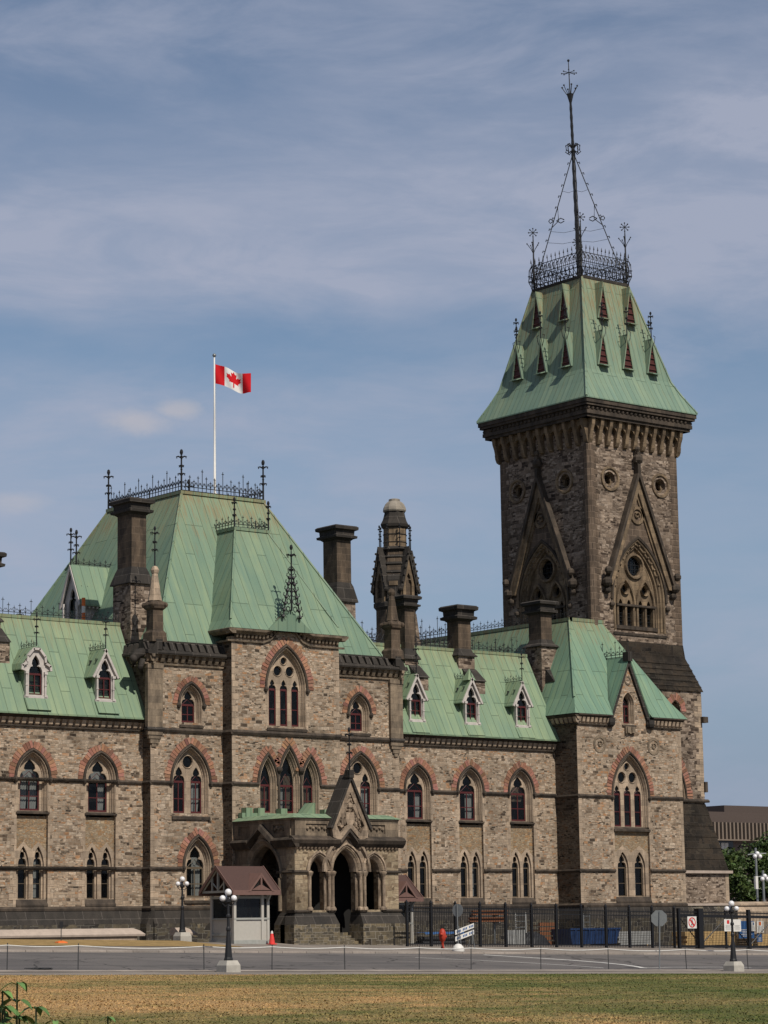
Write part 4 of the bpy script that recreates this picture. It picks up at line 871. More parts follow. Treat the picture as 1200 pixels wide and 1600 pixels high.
for x in (111.26, 116.1): m.plate(circ(x, 13.55, .56, 18), [circ(x, 13.55, .4, 18)], .04, -.05); m.plate(circ(x, 13.55, .4, 18), [], -.03, -.06); m.tube([(x+.02+.2*math.cos(t*.5)*(1-t/18), .02, 13.55+.26*math.sin(t*.5)*(1-t/18)) for t in range(14)], .07, 5)
m.plate(circ(113.95, 17.75, .3, 14), [circ(113.95, 17.75, .2, 14)], .04, -.05); m.box(113.5, 114.36, .0, .16, 14.3, 14.75); m.box(113.6, 113.85, .1, .24, 14.35, 14.7); m.box(114.0, 114.25, .1, .24, 14.35, 14.7)
part(m, 'medallion', 'pilaster')
m = MB(FB)
for sg in (-1, 1):
    m.hexa([(113.95, .16, 19.25), (113.95+sg*1.85, .16, 15.2), (113.95+sg*1.6, .16, 15.1), (113.95, .16, 18.75)], [(113.95, -.3, 19.25), (113.95+sg*1.85, -.3, 15.2), (113.95+sg*1.6, -.3, 15.1), (113.95, -.3, 18.75)])
    m.ball((113.95+sg*1.78, .12, 14.95), .32, 8, 6); m.box(113.95+sg*1.78-.25, 113.95+sg*1.78+.25, 0, .3, 14.9, 15.25)
m.box(113.75, 114.15, -.2, .3, 19.0, 19.6); part(m, 'gable_coping', 'soot')
string(FB, B, [(109.27, ce-1.57), (ce+1.57, 118.65)], 5.53); string(FB, B, [(109.27, ce-1.66), (ce+1.66, 118.65)], 10.22, .2, .13)
quoins(FB, B, [(109.27, 1), (118.65, -1)], 3.5, 14.7); quoins(FB, B, [(ce-1.56, -1), (ce+1.56, 1)], 5.7, 10, lo=.15, hi=.32)
cornice(FB, B, 109.2, 112.1, 15.4, 14.72, .36, .36); cornice(FB, B, 115.85, 118.72, 15.4, 14.72, .36, .36); plinth(FB, 109.27, 118.65)
part(MB(left(109.27)).box(YB+.02, 150, -.5, .004, Z0, 15.3), 'wall', 'dark_rubble'); cornice(left(109.27), B, YB-.3, 121, 15.4, 14.72, .36, .4); string(left(109.27), B, [(YB-.1, YW)], 5.53); string(left(109.27), B, [(YB-.1, YW)], 10.22)
plinth(left(109.27), YB-.4, YW)
part(MB(right(118.65)).box(YB+.02, 118.8, -.5, .004, Z0, 15.3), 'wall', 'rubble')
m = MB(); e = [(108.86, 115.55, 15.42), (118.98, 115.55, 15.42), (118.98, 119.4, 15.42)]; tpp = [(112.15, 119.4, 22.0), (115.1, 119.4, 22.0)]
def lp(a, b, t, drop=0): return (a[0]+(b[0]-a[0])*t, a[1]+(b[1]-a[1])*t, a[2]+(b[2]-a[2])*t-drop)
k1 = [lp(e[0], tpp[0], .2, .22), lp(e[1], tpp[1], .2, .22)]
ha, hb = lp(e[0], k1[0], .52), lp(e[1], k1[1], .52)
kl, kr = (112.5, k1[0][1], k1[0][2]), (115.4, k1[0][1], k1[0][2])
m.poly([e[0], (112.2, 115.55, 15.42), kl, k1[0]]); m.poly([(115.7, 115.55, 15.42), e[1], k1[1], kr])
rg = (113.95, k1[0][1]+(19.2-k1[0][2])/(22-k1[0][2])*(119.4-k1[0][1]), 19.2)
m.poly([k1[0], kl, rg, tpp[0]]); m.poly([kr, k1[1], tpp[1], rg]); m.poly([tpp[0], rg, tpp[1]])
lb = [(108.86, 152, 15.42), lp((108.86, 152, 15.42), (112.15, 152, 22), .2, .22), (112.15, 152, 22)]
m.poly([e[0], k1[0], lb[1], lb[0]]); m.poly([k1[0], tpp[0], lb[2], lb[1]]); m.poly([e[1], k1[1], (118.2, 119.4, 16.6), (118.98, 119.4, 15.42)]); m.poly([k1[1], tpp[1], (115.1, 119.6, 22), (118.2, 119.6, 16.6)])
m.box(112.1, 115.2, 119.3, 119.6, 21.9, 22.12); m.box(112.05, 112.35, 119.3, 152, 21.9, 22.12); m.tube([k1[0], tpp[0]], .08, 6)
for sg in (-1, 1): m.hexa([(113.95, 115.7, 19.3), (113.95+sg*1.75, 115.7, 15.45), (113.95+sg*1.75, 115.75, 15.35), (113.95, 115.75, 19.15)], [(113.95, 118.4, 19.3), (113.95+sg*1.75, 117.5, 15.45), (113.95+sg*1.75, 117.5, 15.35), (113.95, 118.4, 19.15)])
m.cur = 1; m.poly([(112.2, 119.4, 21.95), (115.1, 119.4, 21.95), (115.1, 152, 21.95), (112.2, 152, 21.95)])
ro = part(m, 'roof', ['copper_end', 'lead'])
c = MB(); crest(c, WORLD, (112.2, 129.5, 22.1), (112.2, 152, 22.1), .95, .42, 4, .026, 1.6); crest(c, WORLD, (112.2, 119.5, 22.1), (112.2, 129.4, 22.1), .6, .36, 0, .02); c.build('cresting', 'iron', ro); c = MB()
crest(c, WORLD, (113.95, 115.8, 19.3), (113.95, 118.2, 19.3), .7, .36, 3, .024, 1.6); c.build('cresting', 'iron', ro); c = MB(); crest(c, WORLD, (108.2, 120.7, 19.6), (108.2, 130, 19.6), .7, .4, 4, .022); c.build('cresting', 'iron', ro)
# ---- tower
TXA, TXB, TYA, TYB = XT, 122.8, YT, 128.45
cf, cs = 118.75, 124.3
def tower_face(fr, c, u0, u1, main=True, flip=1):
    if not main: part(MB(fr).box(u0+.02, u1-.02, -.6, 0, 14, 36), 'tower_wall', 'tower'); return
    ho = [arch(c, 21.6, 23.7, 2.42, 4.2), circ(c-2.4, 31.85, .5), circ(c+2.4, 31.85, .5)]
    part(MB(fr).plate(rect(u0, u1, 14, 36), ho, 0, -.9), 'tower_wall', 'tower'); part(MB(fr).box(u0+.9, u1-.9, -2.4, -2.3, 20, 34), 'room_backing', 'dark')
    m = MB(fr)
    def ring(o, d): return [(a, d, b) for a, b in arch(c, 21.6, 23.7, 2.42, 4.2, o, 10)]
    m.loft([ring(.0, -.0), ring(.0, .06), ring(-.1, .02), ring(-.14, -.1), ring(-.3, -.1), ring(-.34, -.22), ring(-.45, -.22), ring(-.5, -.4), ring(-.62, -.4), ring(-.66, -.6)])
    lan = []
    for s in (-1, 1):
        for q in (-1, 1): lan.append(light(c+s*.93+q*.39, 21.9, 23.2, .27, .62))
    rd = [(c, 26.1, .66)]+[(c-.93, 24.5, .3), (c+.93, 24.5, .3)]
    m.plate(arch(c, 21.6, 23.7, 2.42, 4.2, -.64, 10), lan+[circ(*q) for q in rd], -.42, -.7)
    for q in rd: m.loft([[(a, d, b) for a, b in circ(q[0], q[1], q[2]+o, 18)] for o, d in ((.26 if q[2] > .5 else .1, -.4), (.2 if q[2] > .5 else .08, -.24), (.08, -.24), (.05, -.34), (0, -.44))], True)
    for s in (-1, 1):
        m.loft([[(a, d, b) for a, b in arch(c+s*.93, 22, 23.4, .82, 1.75, o, 7, False)] for o, d in ((.1, -.42), (.08, -.24), (-.04, -.26), (-.08, -.4))])
        for x in (c+s*.93-.76, c+s*.93, c+s*.93+.76): m.tube([(x, -.36, 21.8), (x, -.36, 23.4)], .1, 6)
    for k in range(15):   # dog-tooth in the arch reveal
        t = .12+.78*k/14
        pp = arch(c, 21.6, 23.7, 2.42, 4.2, -.22, 30)
        a, b = pp[int(1+t*58)]; m.ball((a, -.06, b), .085, 5, 4)
    for x in (c-2.2, c-1.95, c+1.95, c+2.2): m.tube([(x, -.14-.25*(abs(x-c) < 2.1), 21.7), (x, -.14-.25*(abs(x-c) < 2.1), 23.6)], .1, 6)
    m.cur = 1; m.box(c-1.85, c+1.85, -.44, -.2, 23.32, 23.46); m.profile(c-2.5, c+2.5, [(-.8, 21.3), (.08, 21.3), (.1, 21.45), (-.8, 21.75)]); m.box(c-2.0, c+2.0, -.5, -.25, 21.75, 22.0)
    # gable over the window
    for s in (-1, 1):
        m.cur = 0
        m.hexa([(c, .05, 32.2), (c+s*3.1, .05, 24.6), (c+s*2.66, .05, 24.6), (c, .05, 31.1)], [(c, .28, 32.2), (c+s*3.1, .28, 24.6), (c+s*2.66, .28, 24.6), (c, .28, 31.1)])
        m.hexa([(c, .02, 31.1), (c+s*2.66, .02, 24.6), (c+s*2.5, .02, 24.6), (c, .02, 30.7)], [(c, .14, 31.1), (c+s*2.66, .14, 24.6), (c+s*2.5, .14, 24.6), (c, .14, 30.7)])
        m.cur = 1; m.hexa([(c, .02, 32.75), (c+s*3.34, .02, 24.6), (c+s*3.1, .02, 24.55), (c, .02, 32.2)], [(c, .46, 32.75), (c+s*3.34, .46, 24.6), (c+s*3.1, .46, 24.55), (c, .46, 32.2)])
        m.ball((c+s*3.2, .3, 24.75), .36, 7, 5); m.ball((c+s*3.25, .5, 25.5), .28, 7, 5); m.ball((c+s*3.1, .2, 24.2), .25, 7, 5); m.ball((c+s*2.62, .1, 23.3), .2, 7, 5)
        m.loft([[(c+s*(abs(a-c)), d, b) for a, b in arch(c, 23, 23.7, 2.42, 4.2, o, 10, False) if (a-c)*s >= -.001] for o, d in ((.02, 0), (.04, .12), (.2, .16), (.24, 0))])
    m.box(c-.14, c+.14, .1, .45, 32.3, 33.9); m.ball((c, .3, 33.4), .36, 7, 5); m.ball((c, .3, 34.1), .2, 6, 4); m.box(c-.32, c+.32, .2, .45, 33.15, 33.4)
    m.cur = 2; oa = [q for q in arch(c, 23, 23.7, 2.42, 4.2, .03, 10, False) if q[1] > 24.7]; m.plate([(c-2.85, 24.7), (c, 31.2), (c+2.85, 24.7)]+oa[::-1], [], .035, -.02); m.cur = 0
    m.plate(circ(c, 29.55, .62, 18), [circ(c, 29.55, .42, 18)], .14, -.02); m.plate(circ(c, 29.55, .42, 18), [], .03, -.02); m.tube([(c+.25*math.cos(t*.5)*(1-t/18), .1, 29.55+.25*math.sin(t*.5)*(1-t/18)) for t in range(14)], .08, 5)
    for s in (-1, 1):
        m.cur = 0; x = c+s*2.4; m.plate(circ(x, 31.85, .72, 20), [quatre(x, 31.85, .42)], -.3, -.5); m.loft([[(a, d, b) for a, b in circ(x, 31.85, r, 20)] for r, d in ((.86, 0), (.84, .1), (.7, .1), (.62, -.05), (.56, -.3))], True)
    wo = part(m, 'tower_window', ['towertrim', 'string', 'towerquoin']); MB(fr).box(c-1.9, c+1.9, -.62, -.6, 21.8, 27).build('pane', 'glass', wo)
    f = MB(fr)
    for s in (-1, 1):
        for q in (-1, 1):
            for k in range(5): f.box(c+s*.93+q*.39-.27, c+s*.93+q*.39+.27, -.58, -.55, 22.1+k*.25, 22.13+k*.25)
    for k in range(4): f.box(c-.66, c+.66, -.58, -.55, 25.6+k*.3, 25.63+k*.3); f.box(c-.6+k*.4, c-.57+k*.4, -.58, -.55, 25.5, 26.7)
    f.build('frame', 'iron', wo)
tower_face(front(TYA), cf, TXA+.02, TXB-.02); tower_face(left(TXA), cs, TYA+.02, TYB-.02); tower_face(right(TXB), 0, TYA, TYB, False); tower_face(back(TYB), 0, TXA, TXB, False)
for fr, us in ((front(TYA), (TXA, TXB)), (left(TXA), (TYA, TYB))):
    quoins(fr, B, [(us[0], 1), (us[1], -1)], 19, 34, 'towerquoin', .62, .86, .42, d=.02)
m = MB(); m.lathe(TXA+.08, TYA+.08, [(.34, 18), (.34, 34.0), (.1, 34.6)], 8, math.pi/8); part(m, 'corner_shaft', 'towerquoin')
def corbels(fr, u0, u1, n):
    m = MB(fr); p = (u1-u0)/n
    for k in range(n+1):
        a = u0+p*k; h = .17
        m.profile(a-h, a+h, [(-.05, 34.0), (.18, 34.1), (.3, 34.35), (.34, 34.65), (-.05, 34.65)]); m.profile(a-h*.8, a+h*.8, [(-.05, 34.65), (.34, 34.65), (.42, 35.0), (.56, 35.35), (.62, 35.75), (-.05, 35.75)])
    for k in range(n):
        a = u0+p*(k+.5); pp = arch(a, 34.9, 34.9, p/2-.1, p*.55, 0, 5, False)
        m.plate([(a-p/2, 34.9)]+pp+[(a+p/2, 34.9), (a+p/2, 35.75), (a-p/2, 35.75)], [], .32, .1)
    m.cur = 1
    for d, z0, z1 in ((.72, 35.75, 35.95), (.84, 35.95, 36.2), (.78, 36.2, 36.5), (.98, 36.5, 36.68), (1.06, 36.68, 36.95)): m.box(u0-d+.001, u1+d-.001, -.3, d, z0, z1)
    for k in range(int((u1-u0+1.4)/.4)): m.ball((u0-.7+k*.4, .8, 36.34), .13, 6, 4)
    return part(m, 'cornice', ['towertrim', 'string'])
corbels(front(TYA), TXA, TXB, 10); corbels(left(TXA), TYA, TYB, 10); corbels(right(TXB), TYA, TYB, 10); corbels(back(TYB), TXA, TXB, 10)
sx = -.12
def sq(o, z, dx=0): return [(TXA-o+dx, TYA-o, z), (TXB+o+dx, TYA-o, z), (TXB+o+dx, TYB+o, z), (TXA-o+dx, TYB+o, z)]
m = MB(); m.loft([sq(1.12, 36.95), sq(1.12, 37.03), sq(.42, 38.25, sx*.3), sq(-.1, 39.3, sx*.5), sq(-1.95, 46.3, sx*2)], True, True); m.cur = 1; q = sq(-1.9, 46.3, sx*2); m.box(q[0][0], q[2][0], q[0][1], q[2][1], 46.25, 46.45); m.cur = 0
for k in range(4): m.tube([sq(1.1, 37.05)[k], sq(.42, 38.25, sx*.3)[k], sq(-.1, 39.3, sx*.5)[k], sq(-1.95, 46.3, sx*2)[k]], .09, 6)
tr = part(m, 'tower_roof', ['copper_tower', 'soot'])
def inset(z): return .1+1.85*(z-39.3)/7.0
def lucarne(fr, u, z0, h, w, fin, dd):
    d0 = -inset(z0)+.02+dd; d1 = -inset(z0+h)+dd
    m = MB(fr); m.poly([(u-w, d0+.02, z0), (u+w, d0+.02, z0), (u, d0+.02, z0+h*.97)]); m.cur = 1
    for s in (-1, 1):
        a, b, ap, bp = (u+s*(w+.1), d0+.12, z0-.05), (u, d0+.12, z0+h+.12), (u+s*(w+.1), d0-.3, z0-.05), (u, d1-.15, z0+h+.12)
        m.hexa([a, b, (u, d0+.12, z0+h-.25), (u+s*(w-.02), d0+.12, z0-.05)], [ap, bp, (u, d1-.15, z0+h-.25), (u+s*(w-.02), d0-.3, z0-.05)])
    m.hexa([(u-w, d0+.0, z0), (u+w, d0, z0), (u+w-.1, d0+.5, z0-.16), (u-w+.1, d0+.5, z0-.16)], [(u-w, d0+.0, z0+.08), (u+w, d0, z0+.08), (u+w-.1, d0+.5, z0-.1), (u-w+.1, d0+.5, z0-.1)])
    m.cur = 0
    for k in range(4): zz = z0+h*(.12+.17*k); ww = w*(1-(.12+.17*k)-.06); m.profile(u-ww, u+ww, [(d0+.02, zz), (d0+.1, zz-.05), (d0+.1, zz-.01), (d0+.02, zz+.05)])
    m.build('lucarne', ['lucarne_red', 'copper_tower'], tr)
    if fin:
        c = MB(fr); b = Vector(fr(u, d0+.05, z0+h)); e = Vector(fr(u+1, d0, z0))-Vector(fr(u, d0, z0))
        finial(c, b, 2.0, .035, e, .24)
        for s in (-1, 1): c.tube([b-Z*.5+e*s*.12, b+e*s*.3-Z*.1, b+e*s*.38+Z*.3, b+e*s*.2+Z*.35], .03, 4)
        c.build('finial', 'iron', tr)
for fr, c, dd, sp in ((front(TYA), 118.55, 0, 1), (left(TXA), 124.0, .1, 1.06), (right(TXB), 124, -.1, 1.06), (back(TYB), 118.5, 0, 1)):
    for u in (-2.35, 0, 2.35): lucarne(fr, c+u*sp, 39.75, 2.35, .46, True, dd)
    for u in (-1.3, 1.3): lucarne(fr, c+u*sp, 43.35, 2.5, .46, False, dd)
# crown of ironwork and the spire
c = MB(); q = sq(-1.95, 46.4, sx*2); cc = [Vector(a) for a in q]; ctr = sum(cc, Vector())/4
for k in range(4):
    a, b = cc[k], cc[(k+1) % 4]; t = (b-a).normalized(); n = t.cross(Z).normalized(); L = (b-a).length; N = 12
    for z, o in ((.25, .03), (1.0, .22), (1.7, .06), (.62, .17)): c.tube([a+n*o+Z*z-t*o, b+n*o+Z*z+t*o], .028, 4)
    for i in range(N+1):
        p = a+t*(L*i/N); w = L/N/2
        for s in (-1, 1):
            c.tube([p+Z*.05+n*.02, p+t*s*w*.95+n*.19+Z*.6, p+t*s*w*.45+n*.23+Z*1.1, p+t*s*w*.9+n*.12+Z*1.45, p+n*.07+Z*1.72], .026, 4)
        c.tube([p+t*w+n*.1+Z*(1.38)+t*.15*math.cos(j*.9)+Z*.15*math.sin(j*.9) for j in range(8)], .022, 4) if i < N else None
        c.tube([p+n*.07+Z*1.7, p+n*.08+Z*2.02], .026, 4); c.hexa([p+n*.1+Z*1.95-t*.07, p+n*.1+Z*1.95+t*.07, p+n*.16+Z*2.0], [p+n*.1+Z*2.24-t*.01, p+n*.1+Z*2.24+t*.01, p+n*.11+Z*2.24])
        if True: c.tube([p+n*.2+Z*.72+Vector(t)*.16*math.cos(j*.8)+Z*.16*math.sin(j*.8) for j in range(9)], .022, 4)
    f = a-(a-ctr).normalized()*.12
    c.tube([f-Z*.5, f+Z*3.6, f+Z*4.2], [.085, .045, .02], 6)
    for s in (-1, 1): c.tube([f-Z*.3+t*s*.1, f+t*s*.32+Z*.25, f+t*s*.2+Z*.9, f+t*s*.4+Z*1.5, f+t*s*.1+Z*1.9], .03, 4)
    for j in range(5): th = j*1.2566; d = Vector((math.cos(th), math.sin(th), 0)); c.tube([f+Z*2.65, f+Z*3.0+d*.16, f+Z*3.35+d*.42], .024, 4); c.ball(tuple(f+Z*3.38+d*.44), .055, 5, 3)
    for j in range(8): th = j*.785; c.tube([f+Z*4.2, f+Z*4.2+(rt*math.cos(th)+Z*math.sin(th))*.3], .024, 4); c.ball(tuple(f+Z*4.2+(rt*math.cos(th)+Z*math.sin(th))*.3), .06, 5, 3)
c.build('crown_railing', 'iron', tr)
c = MB(); bs = ctr.copy(); lean = Vector((-.021, 0.012, 1))
def sp(z): return Vector((bs.x, bs.y, 46.4))+lean*(z-46.4)
pts = [sp(46.4+10.2*i/20) for i in range(21)]; c.tube(pts, [.17-.05*i/20+(.03 if i % 2 else 0) for i in range(21)], 6)
pts = [sp(56.6+3.9*i/12) for i in range(13)]; c.tube(pts, [.10-.02*i/12+(.025 if i % 2 else 0) for i in range(13)], 6)
c.tube([sp(60.4), sp(63.0)], [.05, .03], 5); c.ball(tuple(sp(63.1)), .1, 6, 4)
for j in range(8): th = j*.785; d = Vector((math.cos(th), math.sin(th), .1*math.sin(th*2))); c.tube([sp(62.2), sp(62.2)+d*.5], .022, 4); c.ball(tuple(sp(62.2)+d*.52), .06, 5, 3)
c.tube([sp(60.0), sp(60.6)], [.1, .26], 8)
for j in range(6): th = j*1.047; d = Vector((math.cos(th), math.sin(th), 0)); c.tube([sp(60.5)+d*.18, sp(60.75)+d*.34, sp(61.1)+d*.55], .03, 4); c.ball(tuple(sp(61.15)+d*.56), .075, 5, 3)
for j in range(8): th = j*.785; d = Vector((math.cos(th), math.sin(th), 0)); c.tube([sp(56.5), sp(56.9)+d*.3, sp(56.8)+d*.5, sp(56.4)+d*.46], .045, 4); c.tube([sp(56.5), sp(56.2)+d*.4, sp(56.35)+d*.55], .04, 4)
for k in range(4):
    a = cc[k]+(cc[k]-ctr).normalized()*-.1; top = sp(56.3); dv = a-top; o = (a-ctr).normalized()
    c.tube([top, a], .035, 5)
    for j in range(1, 12): p = top+dv*(j/12.5); c.tube([p, p+o*.14+Z*.04, p+o*.17-Z*.1], .035, 4)
    g = top+dv*.5; c.tube([top+dv*.4, top+dv*.4-Z*1.0-o*.05, top+dv*.55-o*.0], .03, 4)
    for s in (-1, 1): c.tube([g-o*.2, g-o*.5+Z*.18*s, g-o*.75+Z*.05*s], .035, 4); c.tube([g, g+o*.25+Z*.16*s, g+o*.35], .035, 4)
    for zz in (49.8, 50.6, 53.5): 
        t2 = (56.3-zz)/(56.3-a.z); p = top+dv*t2; mid = (p+sp(zz))/2-Z*.15; c.tube([p, mid, sp(zz)], .013, 4)
c.build('spire', 'iron', tr)
# lower tower: weathering slope, lower body, stepped buttress
LX0, LX1, LY0, LY1 = 113.6, 123.62, 118.72, 129.2
m = MB(); m.loft([[(LX0, LY0, 17.75), (LX1, LY0, 17.75), (LX1, LY1, 17.75), (LX0, LY1, 17.75)], [(LX0-.12, LY0-.12, 17.7), (LX1+.12, LY0-.12, 17.7), (LX1+.12, LY1+.1, 17.7), (LX0-.1, LY1+.1, 17.7)], [(TXA-.1, TYA-.1, 20.0), (TXB+.12, TYA-.1, 20.0), (TXB+.12, TYB, 20.0), (TXA-.1, TYB, 20.0)], [(TXA-.02, TYA-.02, 20.9), (TXB+.02, TYA-.02, 20.9), (TXB+.02, TYB, 20.9), (TXA, TYB, 20.9)]], True)
for k in range(5):
    t = (k+.9)/6; X0, X1, Y0_, z_ = LX0-.12+(TXA-LX0)*t, LX1+.12+(TXB-LX1)*t, LY0-.12+(TYA-LY0)*t, 17.7+2.3*t
    m.loft([[(X0-.05, Y0_-.05, z_-.05), (X1+.05, Y0_-.05, z_-.05), (X1+.05, LY1, z_-.05), (X0-.05, LY1, z_-.05)], [(X0+.05, Y0_+.05, z_+.12), (X1-.05, Y0_+.05, z_+.12), (X1-.05, LY1, z_+.12), (X0+.05, LY1, z_+.12)]], True)
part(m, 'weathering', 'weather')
m = MB(front(LY0)); m.plate(rect(LX0, LX1, 3, 17.75), [arch(120.15, 7.5, 10.4, 1.6, 3.1), arch(121.1, 15.6, 16.3, .5, .7)], 0, -.6); m.fr = WORLD; m.box(LX1-.5, LX1-.02, LY0+.02, LY1, 3, 17.75); m.box(LX0+.02, LX0+.5, LY0+.02, LY1, 3, 17.75); part(m, 'tower_wall', 'tower'); part(MB(front(LY0)).box(118, 123, -.9, -.8, 7, 17.5), 'room_backing', 'dark')
FLo = front(LY0); window(FLo, B, 120.15, 7.6, 10.4, 1.6, 3.1, [(119.6, 7.7, 10.4, .4, .9), (120.8, 7.7, 10.4, .4, .9)], band=.5); arch_band(FLo, B, 121.1, 16.3, .5, .7, .05, .5)
quoins(FLo, B, [(LX1, -1)], 10.6, 17.4, 'trim', .4, .7)
m = MB(FLo); m.box(LX1-.15, LX1+.3, -.1, .3, 15.6, 16.0); m.profile(118.5, LX1+.25, [(-.2, 10.2), (.2, 10.2), (.24, 10.3), (.1, 10.42), (-.2, 10.42)]); m.box(LX1-.05, LX1+.2, -.4, .15, 10.9, 11.6); part(m, 'string_course', 'string')
bx, by = 124.0, 117.15
m = MB(); m.box(118.9, bx, by, 119.6, 3.45, 5.45); part(m, 'buttress', 'tower')
m = MB(); m.fr = WORLD; m.box(bx-.32, bx+.012, by-.012, by+.3, 3.5, 5.4); m.box(119.5, 119.8, by-.012, by+.3, 3.5, 5.4); part(m, 'quoins', 'trim')
m = MB(); m.box(118.8, bx+.22, by-.22, 119.6, 5.42, 5.6); part(m, 'string_course', 'ledge'); m = MB(); m.box(118.8, bx+.2, by-.2, 119.6, 3.3, 3.45); part(m, 'string_course', 'ledge')
m = MB(); n = 6
for k in range(n):   # stepped weathering courses
    t0, t1 = k/n, (k+1)/n; f = lambda t, a, b: a+(b-a)*t
    z0, z1 = f(t0, 5.6, 10.1), f(t1, 5.6, 10.1); X0, X1 = f(t0, bx+.05, LX1+.0), f(t1, bx+.05, LX1+.0)-.02; y0, y1 = f(t0, by-.02, LY0-.1), f(t1, by-.02, LY0-.1)+.03
    m.loft([[(118.8, y0, z0), (X0, y0, z0), (X0, 120, z0), (118.8, 120, z0)], [(118.8, y1, z1), (X1, y1, z1), (X1, 120, z1), (118.8, 120, z1)]], True, True)
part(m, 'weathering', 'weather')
m = MB(); m.fr = front(by); m.profile(118.6, 124.3, [(-1, .2), (.5, .2), (.5, 2.1), (.42, 2.7), (.25, 3.1), (.1, 3.3), (-1, 3.3)]); part(m, 'plinth', 'base')
# ---- chimneys
def chimney(x, y, wx, wy, top, capb, fl0, fl1, base, wb=.18, foot=None):
    m = MB(); m.fr = WORLD
    def rg(o, z): return [(x-o, y-o, z), (x+wx+o, y-o, z), (x+wx+o, y+wy+o, z), (x-o, y+wy+o, z)]
    m.cur = 1; m.loft([rg(wb, base), rg(wb, fl1)], True, True); m.cur = 2
    m.loft([rg(wb+.14, fl1-.05), rg(wb+.14, fl1), rg(.1, fl0-.25), rg(0, fl0)], True, True); m.cur = 0
    m.loft([rg(0, fl0), rg(0, capb-.1)], True, True)
    h = top-capb; m.cur = 2
    m.loft([rg(0, capb-.1), rg(.12, capb), rg(.3, capb+.05), rg(.32, capb+h*.22), rg(.16, capb+h*.3), rg(.18, capb+h*.62), rg(.36, capb+h*.7), rg(.38, capb+h*.9), rg(.28, top), rg(.1, top)], True, True)
    if foot:
        m.cur = 1; yf = y-1.0; m.box(x+.1, x+wx+.25, yf, y-wb, foot-3.2, foot-.8); m.cur = 2
        m.loft([[(x+.05, yf-.1, foot-.85), (x+wx+.3, yf-.1, foot-.85), (x+wx+.3, y-wb+.02, foot-.85), (x+.05, y-wb+.02, foot-.85)], [(x+.1, y-wb-.05, foot), (x+wx+.2, y-wb-.05, foot), (x+wx+.2, y-wb+.02, foot), (x+.1, y-wb+.02, foot)]], True, True)
    m.cur = 3
    return part(m, 'chimney', ['chimney', 'tower', 'soot', 'lead'])
chimney(78.2, 119.8, 1.0, 1.5, 26.85, 26.0, 22.85, 21.9, 16)
chimney(98.0, 126.0, 1.15, 1.45, 27.9, 27.05, 24.2, 22.95, 18)
chimney(98.65, 120.0, .75, 1.0, 22.68, 21.95, 19.35, 18.7, 17.5, .15, 18.3)
chimney(103.04, 120.0, 1.05, 1.1, 22.38, 21.45, 19.6, 19.15, 17.5, .15, 18.3)
chimney(110.0, 119.8, .95, 1.2, 23.15, 22.34, 20.6, 20.15, 14, .2, 18.6)
chimney(68.3, 120.0, 1.2, 1.2, 22.95, 22.1, 19.6, 19.1, 17, .15, 18.7)
part(MB().box(99.5, 109, 125.5, 133, 15, 20.4), 'rear_block', 'lead'); c = MB(); crest(c, WORLD, (99.6, 125.5, 20.4), (109, 125.5, 20.4), .9, .4, 4, .026); part(c, 'cresting', 'iron')
# ---- ventilation turret
tx, ty = 107.75, 132.0
m = MB(); q = math.pi/8
m.lathe(tx, ty, [(1.6, 15), (1.42, 22.5), (1.42, 23.6)], 8, q); m.cur = 1; m.lathe(tx, ty, [(1.42, 23.6), (1.6, 23.8), (1.6, 24.05), (1.4, 24.2)], 8, q); m.cur = 0
m.lathe(tx, ty, [(1.36, 24.2), (1.36, 25.7), (1.22, 26.2), (1.0, 27.7)], 8, q); m.cur = 1
for z in (26.1, 26.7, 27.2): m.lathe(tx, ty, [(1.3-(z-26.1)*.17, z), (1.34-(z-26.1)*.17, z+.05), (1.26-(z-26.1)*.17, z+.2)], 8, q)
m.lathe(tx, ty, [(1.05, 27.65), (1.2, 27.8), (1.0, 28.0)], 8, q); m.cur = 2; m.lathe(tx, ty, [(.84, 27.9), (.82, 29.35)], 8, q); m.cur = 1
for z in (28.3, 28.85): m.lathe(tx, ty, [(.86, z), (.88, z+.03), (.86, z+.06)], 8, q)
m.lathe(tx, ty, [(.82, 29.3), (.98, 29.42), (1.02, 29.6), (.86, 29.9), (.76, 30.25), (.72, 30.45), (.78, 30.55)], 8, q); m.cur = 3; m.lathe(tx, ty, [(.78, 30.5), (.82, 30.6), (.78, 30.8), (.66, 31.05), (.5, 31.2), (.4, 31.24), (.4, 31.38), (.28, 31.42)], 10, q)
